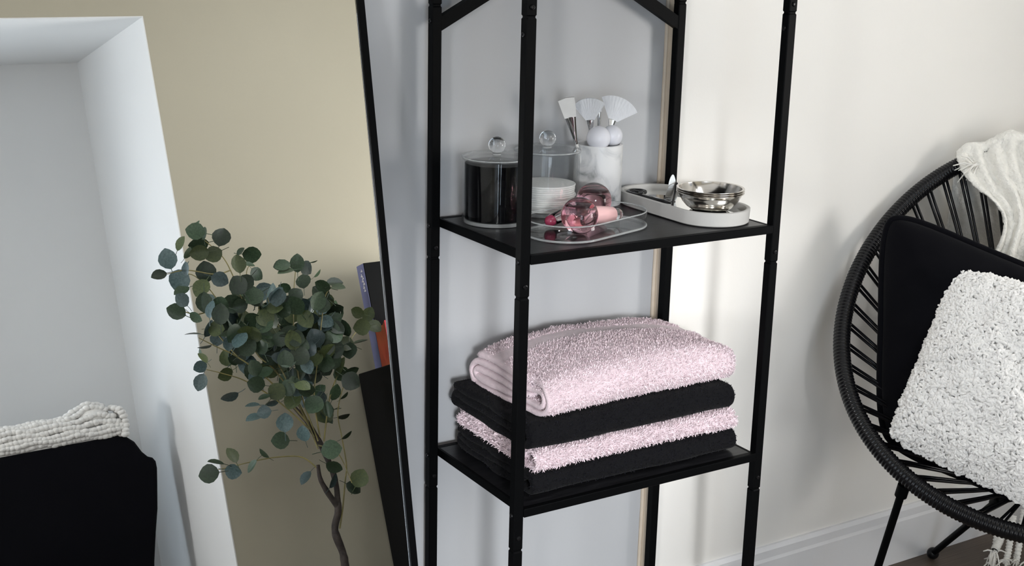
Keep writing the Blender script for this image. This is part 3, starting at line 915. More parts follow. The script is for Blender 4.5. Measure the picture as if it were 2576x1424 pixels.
# small metal tool leaning on the bowls
mtl = empty('metal_spatula', (0.4700, 0.1870, zp), 'small steel facial tool with black handle leaning by the bowls', 'tool')
part('handle', tube([(0.4560, 0.1600, zp + 0.003), (0.4800, 0.1820, zp + 0.030), (0.4880, 0.1900, zp + 0.0405)], [0.0026, 0.0030, 0.0026], 10), M_BGLASS, mtl, True)
part('head', flat_geo([(0.0075 * math.cos(a) * (1 - .25 * math.sin(a)), 0.020 * math.sin(a)) for a in np.linspace(0, 2 * np.pi, 24, endpoint=False)], (0.4930, 0.2100, zp + 0.034), EX, (0.1, 0.1, 1), EYV, 0.003), M_STEELB, mtl)
part('wing', flat_geo([(-0.020, -0.022), (0.004, -0.022), (0.016, 0.010), (0.002, 0.016), (-0.010, 0.010)], (0.4900, 0.2000, zp + 0.0230), EX, (0, 0, 1), EYV, 0.002), M_STEELB, mtl)

# ------------------------------------------------------------------ leaning mirror
TH = math.radians(12.0)
EU = np.array([0, math.sin(TH), math.cos(TH)]); MN = np.array([0, -math.cos(TH), math.sin(TH)])
MP = np.array([-0.15, 0.309, 0.709])          # point on the right front edge
mt0, mt1 = (FZ - 0.709) / math.cos(TH) + 0.008, 0.172
MX0, MX1 = -1.02, -0.15
mir = empty('leaning_mirror', (-0.58, 0.0, FZ), 'tall black framed mirror leaning against the wall', 'mirror')
def mbox(x0, x1, t0, t1, n0, n1):
    V = []
    for x in (x0, x1):
        for t_ in (t0, t1):
            for n_ in (n0, n1):
                V.append(np.array([x, MP[1], MP[2]]) + EU * t_ + MN * n_)
    return np.array(V), [(0, 1, 3, 2), (4, 6, 7, 5), (0, 4, 5, 1), (2, 3, 7, 6), (0, 2, 6, 4), (1, 5, 7, 3)]
fw = 0.0135
part('mirror_glass', mbox(MX0 + fw * .6, MX1 - fw * .6, mt0 + fw * .6, mt1 - fw * .6, -0.004, 0.0), M_MIRROR, mir)
part('frame_rail', mbox(MX1 - fw, MX1, mt0, mt1, -0.026, 0.005), M_STEEL, mir)
part('frame_rail', mbox(MX0, MX0 + fw, mt0, mt1, -0.026, 0.005), M_STEEL, mir)
part('frame_rail', mbox(MX0 + fw, MX1 - fw, mt0, mt0 + fw, -0.026, 0.005), M_STEEL, mir)
part('frame_rail', mbox(MX0 + fw, MX1 - fw, mt1 - fw, mt1, -0.026, 0.005), M_STEEL, mir)
part('backing', mbox(MX0 + fw * .7, MX1 - fw * .7, mt0 + fw * .7, mt1 - fw * .7, -0.020, -0.0045), M_STEEL, mir)
part('edge_highlight', mbox(MX1 - fw - 0.0012, MX1 - fw, mt0 + fw, mt1 - fw, 0.0002, 0.0008), M_CHROME, mir)  # bright strip added as the highlight along the glass edge

# ------------------------------------------------------------------ string chair
HC = np.array([1.37437, -0.08217, -0.00380]); PSI, TAU = -0.812193, 0.768329
HA, HB, HK = 0.452892, 0.512166, -0.12264
WV = np.array([math.cos(PSI), math.sin(PSI), 0]); BK = np.array([-math.sin(PSI), math.cos(PSI), 0])
SV = math.cos(TAU) * BK + math.sin(TAU) * np.array([0, 0, 1.0]); NV = np.cross(WV, SV)
def hoop(t):
    t = np.asarray(t, float)
    X = HA * np.sin(t) * (1 + HK * np.cos(t)); Y = HB * np.cos(t)
    return HC + X[..., None] * WV + Y[..., None] * SV
chair = empty('string_chair', (1.40, -0.05, FZ), 'round black string chair with a wound rim, piled with cushions', 'chair')
# wound rim: one tube whose radius ripples with every turn of the cord
NT = 372
tt = np.linspace(0, 2 * np.pi, NT * 5, endpoint=False)
ph = (np.arange(NT * 5) % 5) / 5 * 2 * np.pi
rimr = 0.0175 + 0.0026 * np.abs(np.cos(ph / 2))
V, F = tube(hoop(tt), rimr, 14, True)
part('wound_rim', (V, F), M_CORD, chair, True)
RC = HC - 0.25 * SV - 0.19 * NV
rr_ = 0.085
def seat_ring(t):
    t = np.asarray(t, float)
    return RC + rr_ * np.sin(t)[..., None] * WV + rr_ * np.cos(t)[..., None] * SV
part('seat_ring', tube(seat_ring(np.linspace(0, 2 * np.pi, 48, endpoint=False)), 0.009, 10, True), M_STEEL, chair, True)
NS = 58
for i in range(NS):
    for dlt in (-0.012, 0.012):
        t_ = 2 * np.pi * i / NS
        a = hoop(np.array(t_ + dlt)); b = seat_ring(np.array(t_ + dlt * 0.6))
        mid = (a + b) / 2 - 0.006 * NV
        part('cord', tube([a - NV * 0.012 + norm(b - a) * .004, a * .8 + b * .2 - 0.006 * NV, mid, b], 0.0036, 6), M_CORD, chair, True)
def leg(top, foot, r=0.0088, ballr=0.0165):
    top, foot = np.array(top), np.array(foot); d = norm(foot - top)
    lg = part('leg', tube([top, foot], r, 14), M_STEEL, chair, True, 60)
    part('collar', tube([top + d * 0.0, top + d * 0.030], r * 1.55, 14), M_STEEL, lg, True, 60)
    part('foot', sphere(foot, ballr, 20, 14), M_BOLT, lg, True)
zf = FZ + 0.0165
tl1 = hoop(np.array(2 * np.pi * 144.5 / 240)) - np.array((0, 0, 0.020))
leg(tl1, (0.971, 0.047, zf))
leg((1.395, 0.010, -0.470), (1.548, 0.306, zf))
leg(hoop(np.array(2 * np.pi * 96 / 240)) - np.array((0, 0, 0.02)), (1.520, -0.520, zf))
leg((1.50, -0.09, -0.40), (1.86, -0.02, zf))
part('under_brace', tube([(1.395, 0.010, -0.475), (1.50, -0.09, -0.42), hoop(np.array(2 * np.pi * 96 / 240)) - np.array((0, 0, .06))], 0.0085, 10), M_STEEL, chair, True)

# ------------------------------------------------------------------ cushions
def cushion_geo(TL, TR, BL, BR, thick, n=48, seed=1, rumple=0.008, pinch=0.06, rnd=0.07):
    TL, TR, BL, BR = map(np.array, (TL, TR, BL, BR))
    nrm_ = norm(np.cross(TR - TL, TL - BL))      # towards the sitter
    u, v = np.meshgrid(np.linspace(0, 1, n), np.linspace(0, 1, n))
    u, v = u.ravel(), v.ravel()
    a, b = 2 * u - 1, 2 * v - 1
    rd = 1 - rnd * (a * b) ** 4; u = 0.5 + a * rd / 2; v = 0.5 + b * rd / 2
    # edges bow inwards between the corners
    ui = 0.5 + (u - 0.5) * (1 - pinch * (1 - b ** 2)); vi = 0.5 + (v - 0.5) * (1 - pinch * (1 - a ** 2))
    P = ((1 - ui) * vi)[:, None] * TL + (ui * vi)[:, None] * TR + ((1 - ui) * (1 - vi))[:, None] * BL + (ui * (1 - vi))[:, None] * BR
    prof = np.clip((1 - a ** 4) * (1 - b ** 4), 0, 1) ** 0.5 * (0.45 + 0.55 * np.clip((1 - a ** 2) * (1 - b ** 2), 0, 1) ** 0.4)
    rz = rumple * vnoise(P, 14, seed) + rumple * .5 * vnoise(P, 32, seed + 4)
    Fr = P + nrm_ * (prof * (thick / 2 + rz))[:, None]
    Bk = P - nrm_ * (prof * thick / 2)[:, None]
    F = []; m = n * n
    for i in range(n - 1):
        for j in range(n - 1):
            q = (i * n + j, i * n + j + 1, (i + 1) * n + j + 1, (i + 1) * n + j)
            F.append(q); F.append(tuple(x + m for x in q)[::-1])
    edge = [j for j in range(n)] + [i * n + n - 1 for i in range(1, n)] + [(n - 1) * n + j for j in range(n - 2, -1, -1)] + [i * n for i in range(n - 2, 0, -1)]
    # weld the seam by sharing the border
    V = np.vstack([Fr, Bk])
    remap = np.arange(2 * m)
    for e in edge: remap[e + m] = e
    F = [tuple(remap[list(f)]) for f in F]
    return V, F, P[edge], nrm_

BC = dict(TL=(1.150, 0.250, 0.240), TR=(1.420, -0.155, 0.085), BL=(1.035, 0.090, -0.290), BR=(1.310, -0.315, -0.410))
V, F, E, nB = cushion_geo(BC['TL'], BC['TR'], BC['BL'], BC['BR'], 0.16, 44, 5, 0.014, 0.03, 0.11)
bc = empty('velvet_cushion', (1.25, -0.03, -0.30), 'large black velvet cushion propped behind the white cushion', 'cushion')
part('cushion_body', (V, F), M_VELVET, bc, True)
part('piping', tube(E, 0.009, 10, True), M_VELVET, bc, True)

WC = dict(TL=(1.205, 0.062, 0.121), TR=(1.330, -0.300, 0.108), BL=(0.955, -0.005, -0.226), BR=(1.115, -0.372, -0.330))
WC = {k: np.array(v) for k, v in WC.items()}
V, F, E, nW = cushion_geo(WC['TL'], WC['TR'], WC['BL'], WC['BR'], 0.15, 60, 9, 0.010, 0.055)
wc = empty('boucle_cushion', (1.15, -0.15, -0.30), 'fluffy white boucle cushion at the front of the string chair', 'cushion')
part('cushion_body', (V, F), M_BOUC, wc, True)
# curled nubs of the boucle
rng = np.random.default_rng(12)
P, N = tri_sample(V, F, 13500, rng, keep=lambda N, c: np.clip(N @ nW + 0.35, 0.0, 1) + 0.02)
def nubs(P, N, rng, ln=0.0108, rad=0.0030):
    n = len(P)
    d = rng.normal(size=(n, 3)); d -= (d * N).sum(1)[:, None] * N; d /= np.linalg.norm(d, axis=1)[:, None] + 1e-9
    s = np.cross(N, d)
    L = ln * (0.6 + 0.8 * rng.random(n)); R = rad * (0.7 + 0.6 * rng.random(n)); P = P + N * (0.005 * rng.random(n))[:, None]
    k = 5; m = 5
    Vs = []
    ts = np.linspace(0, 1, k)
    a = np.linspace(0, 2 * np.pi, m, endpoint=False)
    for t_ in ts:
        ang = (t_ - .5) * 3.6
        c = P + d * (np.sin(ang) * L * .42)[:, None] + N * ((np.cos(ang) + 0.15) * L * .42)[:, None]
        tg = d * np.cos(ang) - N * np.sin(ang)
        n2 = N * np.cos(ang) + d * np.sin(ang)
        rr = R * (0.55 + 0.45 * math.sin(math.pi * min(max(t_, .12), .88)))
        for q in a:
            Vs.append(c + (n2 * math.cos(q) + s * math.sin(q)) * rr[:, None])
    V = np.stack(Vs, 1).reshape(-1, 3)
    base = (np.arange(n) * k * m)[:, None]
    Fq = []
    for i in range(k - 1):
        for j in range(m):
            l_ = (j + 1) % m
            Fq.append(base + np.array([[i * m + j, i * m + l_, (i + 1) * m + l_, (i + 1) * m + j]]))
    return V, np.concatenate(Fq, 0)[:, ::-1]
part('boucle_nubs', nubs(P, N, rng), M_BOUC, wc, True, kind='stuff')

# ------------------------------------------------------------------ throw over the chair back
th_o = empty('knit_throw', (1.60, 0.25, FZ), 'ivory knitted throw draped over the back of the string chair', 'throw')
t0, t1 = 2 * np.pi * 218 / 240, 2 * np.pi * 262 / 240
nu, nv = 200, 190
rows = []
for iv in range(nv):
    v = iv / (nv - 1)
    u = np.linspace(0, 1, nu)
    if v < 0.62:      # front, from below the cushion up to the rim
        s = 1 - v / 0.62                       # 1 bottom, 0 at rim
        waist = 1 - 0.42 * math.exp(-((s - 0.42) / 0.22) ** 2)
        tc_ = t0 + (t1 - t0) * (0.5 + (u - 0.5) * 1.0)
        R0 = hoop(tc_); C0 = seat_ring(tc_)
        base = R0 + (C0 - R0) * (s * 0.72) + NV * (0.024 + 0.03 * math.sin(math.pi * min(s * 1.2, 1)))
        mid = base[nu // 2]
        off = base - mid
        P = mid + off * waist * (1 + 0.20 * s)
        fold = 0.010 * np.sin(u * 34 + 2.0 * math.sin(s * 3)) * min(1, 0.25 + s * 1.4) + 0.006 * np.sin(u * 71 + s * 4)
        P = P + NV * fold[:, None]
    elif v < 0.74:    # roll over the rim
        a = (v - 0.62) / 0.12 * math.pi
        tc_ = t0 + (t1 - t0) * u
        R0 = hoop(tc_)
        P = R0 + NV * (0.026 * math.cos(a)) + (SV * 0.85 + np.array([0, 0, .45])) * (0.030 * math.sin(a)) + np.array([0, 0, 1]) * (0.006 * np.sin(u * 30))[:, None]
    else:             # hanging down behind
        s = (v - 0.74) / 0.26
        tc_ = t0 + (t1 - t0) * u
        R0 = hoop(tc_) - NV * 0.026
        P = R0 + np.array([0, 0, -1]) * (s * 0.55) + np.array([0.02, 0.03, 0]) * s
        P = P + WV * (0.012 * np.sin(u * 30) * s)[:, None]
        P[:, 1] = np.minimum(P[:, 1], YR - 0.012)
    rows.append(P)
G = np.vstack(rows)
G = G + (0.0035 * vnoise(G, 55, 4) + 0.0030 * vnoise(G * np.array([1, 1, 1.8]), 110, 5) + 0.0020 * vnoise(G, 210, 6))[:, None] * NV
F = [(i * nu + j, i * nu + j + 1, (i + 1) * nu + j + 1, (i + 1) * nu + j) for i in range(nv - 1) for j in range(nu - 1)]
G[:, 1] = np.minimum(G[:, 1], YR - 0.010)
cloth = part('knit_cloth', (G, F), M_THROW, th_o, True)
md = cloth.modifiers.new('thickness', 'SOLIDIFY'); md.thickness = 0.007; md.offset = 0
# fringe tassels along the left selvedge and the hanging end
def tassel(p, d, n, ln, seed):
    rg = np.random.default_rng(seed); g = []
    p = np.array(p); d = norm(d)
    for k_ in range(n):
        e = norm(d + 0.45 * rg.normal(size=3)); l_ = ln * (0.7 + .6 * rg.random())
        q = p + 0.004 * rg.normal(size=3)
        g.append(tube([q, q + e * l_ * .5, q + e * l_ + np.array((0, 0, -.25 * l_))], [0.0022, 0.0024, 0.0012], 6))
    V, F = join(*g)
    V[:, 1] = np.minimum(V[:, 1], YR - 0.004)
    V[:, 2] = np.maximum(V[:, 2], FZ + 0.001)
    return V, F
pl = hoop(np.array(t0))
part('tassel', tassel(pl + NV * 0.034 + SV * -0.012 + WV * 0.045, -WV * 0.8 - SV * 0.5 + NV * .2, 10, 0.040, 1), M_YARN, th_o, True)
for k_ in range(7):
    u = k_ / 6
    p = hoop(np.array(t0 + (t1 - t0) * u * .8)) - NV * 0.026 + np.array([0.02, 0.03, -0.56]); p[1] = min(p[1], YR - .02)
    part('tassel', tassel(p, (0, 0, -1), 12, 0.07, 20 + k_), M_YARN, th_o, True)
# chunky tasselled corner that reaches the floor under the chair
def knobbly(path, rad, seed):
    rg = np.random.default_rng(seed)
    P = smooth_path(path, 60)
    return tube(P, rad * (0.75 + 0.35 * np.abs(np.sin(np.arange(60) * .9)) + .1 * rg.random(60)), 9)
fc = np.array((1.690, 0.195, FZ))
for k_, (dx, dy, h0) in enumerate(((-0.030, 0.000, .075), (0.000, -0.02, .085), (0.028, -0.030, .10), (0.055, -0.05, .10), (0.085, -0.06, .10))):
    a = fc + np.array((dx + .03, dy + .02, h0 + .05)); b = fc + np.array((dx, dy, h0 * .6)); c_ = fc + np.array((dx - .012, dy - .006, 0.012))
    part('tassel', join(knobbly([a, (a + b) / 2, b, c_], 0.0085, k_), tassel(c_ + np.array((0, 0, .010)), (-.8, -.3, .1), 8, 0.032, 40 + k_)), M_YARN, th_o, True)
part('tassel', join(knobbly([fc + np.array((.03, .02, .11)), fc + np.array((-.015, .0, .075)), fc + np.array((-.045, -.01, .055))], 0.010, 9),
                    tassel(fc + np.array((-.050, -.012, .052)), (-.8, -.1, -.5), 12, 0.034, 77)), M_YARN, th_o, True)

# ------------------------------------------------------------------ what the mirror shows: armchair in the alcove
arm = empty('velvet_armchair', (-0.30, -2.70, FZ), 'black velvet armchair standing in the alcove, seen in the mirror', 'chair')
prof = [(-0.76, -0.40), (-0.78, 0.08), (-0.74, 0.142), (-0.60, 0.150), (-0.20, 0.155), (0.005, 0.157), (0.045, 0.147), (0.075, 0.120), (0.098, 0.075), (0.118, 0.052), (0.136, 0.044), (0.146, 0.028),
        (0.147, 0.0), (0.138, -0.06), (0.122, -0.16), (0.100, -0.25), (0.076, -0.36), (0.062, -0.44)]
pf = np.array(prof)
cenp = pf.mean(0)
loops = []
for y, k in ((-2.86, .90), (-2.855, .96), (-2.84, .985), (-2.80, 1.0), (-2.74, 1.0), (-2.70, .995), (-2.675, .975), (-2.665, .94), (-2.662, .90)):
    q = cenp + (pf - cenp) * k
    loops.append(np.column_stack([q[:, 0], np.full(len(q), y), q[:, 1]]))
part('backrest', rings(loops), M_VELVET, arm, True, 60)
part('seat', bbox(-0.76, 0.06, -2.74, -2.45, -0.55, -0.42, 0.03, 3), M_VELVET, arm, True, 60)
for x in (-0.70, 0.0):
    for y in (-2.80, -2.50):
        part('leg', tube([(x, y, -0.50), (x, y, FZ)], [0.016, 0.011], 12), M_STEEL, arm, True, 60)
kb = empty('chunky_knit_blanket', (-0.35, -2.75, 0.155), 'white chunky knit blanket folded over the black armchair', 'blanket')
def bead_row(path, step, r, seed):
    rg = np.random.default_rng(seed)
    P = np.asarray(path, float)
    dd = np.concatenate([[0], np.cumsum(np.linalg.norm(np.diff(P, axis=0), axis=1))])
    g = []
    n = int(dd[-1] / step)
    for i in range(n):
        s = (i + .5) * dd[-1] / n
        c_ = np.array([np.interp(s, dd, P[:, a]) for a in range(3)])
        g.append(sphere(c_ + rg.normal(size=3) * .0012, r, 8, 6, (0.95 + .2 * rg.random(), 1.0, 0.66 + .16 * rg.random())))
    return join(*g)
xs_ = np.linspace(-0.78, 0.035, 40)
for k_, (dz, dy, xe, bump_) in enumerate(((0.004, 0.055, 0.040, 0.0), (0.017, 0.066, 0.038, 0.001), (0.030, 0.064, 0.036, 0.002), (0.049, 0.060, 0.028, 0.008), (0.068, 0.054, 0.012, 0.016), (0.084, 0.036, -0.010, 0.034),
                                          (0.094, 0.005, -0.015, 0.042), (0.092, -0.03, -0.01, 0.040))):
    xs_ = np.linspace(-0.78, xe, 40)
    zz_ = 0.157 + dz + bump_ * np.exp(-((xs_ + 0.065) / 0.07) ** 2) + 0.003 * np.sin(xs_ * 40 + k_)
    part('knit_row', bead_row(np.column_stack([xs_, -2.725 + dy + 0 * xs_, zz_]), 0.0168, 0.0158, k_), M_KNIT, kb, True)
for k_ in range(3):
    a = np.linspace(-.2, np.pi * .95, 20)
    part('knit_row', bead_row(np.column_stack([0.004 + 0.032 * np.sin(a) * (1 - .18 * k_) + 0.010 * k_, -2.69 + 0.022 * k_ + 0 * a - .01, 0.210 + 0.055 * np.cos(a) - .006 * k_]), 0.0168, 0.0158, 30 + k_), M_KNIT, kb, True)
part('knit_core', sphere((-0.062, -2.712, 0.236), 0.052, 20, 14, (1.25, 0.9, 0.85)), M_KNIT, kb, True)
part('knit_core', bbox(-0.78, 0.016, -2.80, -2.672, 0.1300, 0.240, 0.02, 3), M_KNIT, kb, True, 60)

for o_ in (arm, kb):
    o_.location = o_.location + Vector((0.05, -0.20, 0.0))

# ------------------------------------------------------------------ cabinet, box and bag beside the plant
cab = empty('black_cabinet', (1.25, -2.15, FZ), 'black cabinet against the beige wall behind the plant', 'cabinet')
part('body', bbox(0.890, 1.60, YF + 0.012, -1.93, FZ + 0.03, 0.205, 0.003, 1), M_CAB, cab)
part('plinth', box(0.905, 1.58, YF + 0.02, -1.96, FZ, FZ + 0.03), M_CAB, cab)
for a, b in ((0.893, 1.243), (1.247, 1.597)):
    d_ = part('door', bbox(a, b, -1.93, -1.914, FZ + 0.035, 0.200, 0.002, 1), M_CAB, cab)
    part('knob', sphere(((b - .03) if a < 1 else (a + .03), -1.905, -0.25), 0.010, 14, 10), M_CHROME, d_, True)
bx_ = empty('storage_box', (1.06, -2.28, 0.205), 'tall black box with a violet-blue spine standing on the cabinet', 'box')
part('cover', bbox(0.935, 1.20, -2.312, -2.250, 0.2055, 0.616, 0.002, 1), M_BOXBLK, bx_)
part('spine', bbox(0.9315, 0.9352, -2.312, -2.252, 0.2055, 0.614, 0.001, 1), M_SPINE, bx_, label='violet-blue spine with small white lettering')
lt = []
for i_, (zz1, hh1, yy1) in enumerate(((0.585, .010, -2.272), (0.566, .012, -2.279), (0.556, .010, -2.271), (0.546, .012, -2.277), (0.534, .012, -2.270), (0.520, .012, -2.276), (0.508, .010, -2.272))):
    lt.append(box(0.9309, 0.9316, yy1 - .007, yy1 + .007, zz1, zz1 + hh1 * .45))
    lt.append(box(0.9309, 0.9316, yy1 - .002, yy1 + .002, zz1, zz1 + hh1))
part('lettering', join(*lt), M_PAPER, bx_)
bag = empty('paper_bag', (1.0, -2.2, 0.205), 'small red and orange paper bag standing on the black cabinet', 'bag')
def bag_geo(x0, x1, y0, y1, z0, z1):
    # front and back panels, pleated gusset on the left
    V = [(x0, y1, z0), (x1, y1, z0), (x1, y1, z1), (x0, y1, z1 + .004), (x0, y0, z0), (x1, y0, z0), (x1, y0, z1), (x0, y0, z1 - .012), (x0 + .012, (y0 + y1) / 2, z1 - .008), (x0, (y0 + y1) / 2, z0)]
    return V
bv = np.array(bag_geo(0.930, 1.06, -2.246, -2.150, 0.2055, 0.372))
part('front_panel', (np.vstack([bv[[0, 1, 2, 3]], bv[[0, 1, 2, 3]] - np.array((0, .0012, 0))]), [(0, 1, 2, 3), (7, 6, 5, 4), (0, 3, 7, 4), (1, 5, 6, 2), (3, 2, 6, 7), (0, 4, 5, 1)]), M_BAGR, bag)
part('gusset', (bv[[0, 9, 8, 3, 4, 7]], [(0, 3, 2, 1), (1, 2, 5, 4)]), M_BAGO, bag, label='orange side gusset')
part('back_panel', (np.vstack([bv[[4, 5, 6, 7]], bv[[4, 5, 6, 7]] + np.array((0, .0012, 0))]), [(3, 2, 1, 0), (4, 5, 6, 7), (0, 4, 7, 3), (1, 2, 6, 5), (3, 7, 6, 2), (0, 1, 5, 4)]), M_BAGR, bag)
part('base', box(0.931, 1.06, -2.245, -2.151, 0.2055, 0.2068), M_BAGR, bag)
part('handle', tube(smooth_path([(0.965, -2.150, 0.370), (0.962, -2.147, 0.395), (0.985, -2.145, 0.412), (1.01, -2.147, 0.395), (1.012, -2.150, 0.370)], 24), 0.0016, 6), M_PAPER, bag, True)
part('tissue', flat_geo([(-.03, 0), (.03, 0), (.024, .05), (.008, .038), (-.006, .062), (-.02, .04)], (1.012, -2.20, 0.352), (1, 0, 0), (0, 0, 1), (0, 1, 0), 0.002), M_PAPER, bag)

# ------------------------------------------------------------------ potted eucalyptus (seen in the mirror)
TRUNK = [[0.594, -2.13, -0.476], [0.594, -2.13, -0.428], [0.58, -2.13, -0.346], [0.603, -2.13, -0.287], [0.61, -2.13, -0.248]]
FORKS = [[[0.607, -2.13, -0.266], [0.576, -2.123, -0.21], [0.555, -2.117, -0.156], [0.553, -2.11, -0.106]], [[0.608, -2.13, -0.259], [0.616, -2.133, -0.196], [0.612, -2.136, -0.13], [0.589, -2.139, -0.039], [0.572, -2.141, 0.008], [0.549, -2.144, 0.063], [0.515, -2.147, 0.116], [0.497, -2.15, 0.143]]]
STEMS = [[[0.571, -2.13, -0.051], [0.552, -2.139, 0.069], [0.522, -2.149, 0.176], [0.48, -2.158, 0.3], [0.431, -2.167, 0.381], [0.381, -2.177, 0.462], [0.334, -2.186, 0.513], [0.293, -2.195, 0.593], [0.246, -2.205, 0.644], [0.211, -2.214, 0.635]], [[0.565, -2.13, -0.006], [0.519, -2.133, 0.146], [0.465, -2.137, 0.256], [0.406, -2.14, 0.338], [0.395, -2.144, 0.513], [0.373, -2.148, 0.632], [0.348, -2.151, 0.694], [0.307, -2.154, 0.743], [0.277, -2.158, 0.776]], [[0.577, -2.13, -0.023], [0.545, -2.124, 0.141], [0.547, -2.119, 0.285], [0.561, -2.113, 0.428], [0.584, -2.108, 0.542], [0.604, -2.102, 0.619]], [[0.587, -2.13, -0.01], [0.585, -2.113, 0.133], [0.62, -2.096, 0.271], [0.656, -2.08, 0.41], [0.681, -2.063, 0.492], [0.719, -2.046, 0.521]], [[0.599, -2.13, -0.027], [0.657, -2.144, 0.125], [0.721, -2.158, 0.22], [0.797, -2.172, 0.33], [0.86, -2.186, 0.369]], [[0.555, -2.13, 0.024], [0.456, -2.13, 0.142], [0.354, -2.13, 0.23], [0.274, -2.13, 0.271], [0.22, -2.13, 0.293]], [[0.546, -2.13, 0.055], [0.435, -2.116, 0.215], [0.331, -2.102, 0.315], [0.249, -2.088, 0.367], [0.194, -2.074, 0.401]], [[0.558, -2.13, -0.12], [0.513, -2.147, -0.068], [0.432, -2.164, -0.051], [0.349, -2.18, -0.049], [0.266, -2.197, -0.053], [0.199, -2.214, -0.054]], [[0.599, -2.13, -0.343], [0.625, -2.134, -0.277], [0.655, -2.138, -0.182], [0.673, -2.142, -0.127], [0.676, -2.146, -0.025], [0.679, -2.15, 0.063], [0.716, -2.154, 0.146], [0.757, -2.158, 0.199]], [[0.316, -2.13, 0.506], [0.223, -2.121, 0.488], [0.173, -2.111, 0.501], [0.137, -2.102, 0.511]], [[0.367, -2.13, 0.63], [0.298, -2.102, 0.618], [0.194, -2.074, 0.639], [0.115, -2.046, 0.629]], [[0.417, -2.13, 0.378], [0.455, -2.149, 0.506], [0.436, -2.167, 0.614], [0.483, -2.186, 0.672]], [[0.544, -2.13, 0.287], [0.496, -2.13, 0.439], [0.483, -2.13, 0.529]], [[0.574, -2.13, -0.037], [0.632, -2.102, -0.079], [0.653, -2.074, -0.192]], [[0.34, -2.13, 0.317], [0.286, -2.172, 0.431], [0.284, -2.214, 0.51]]]
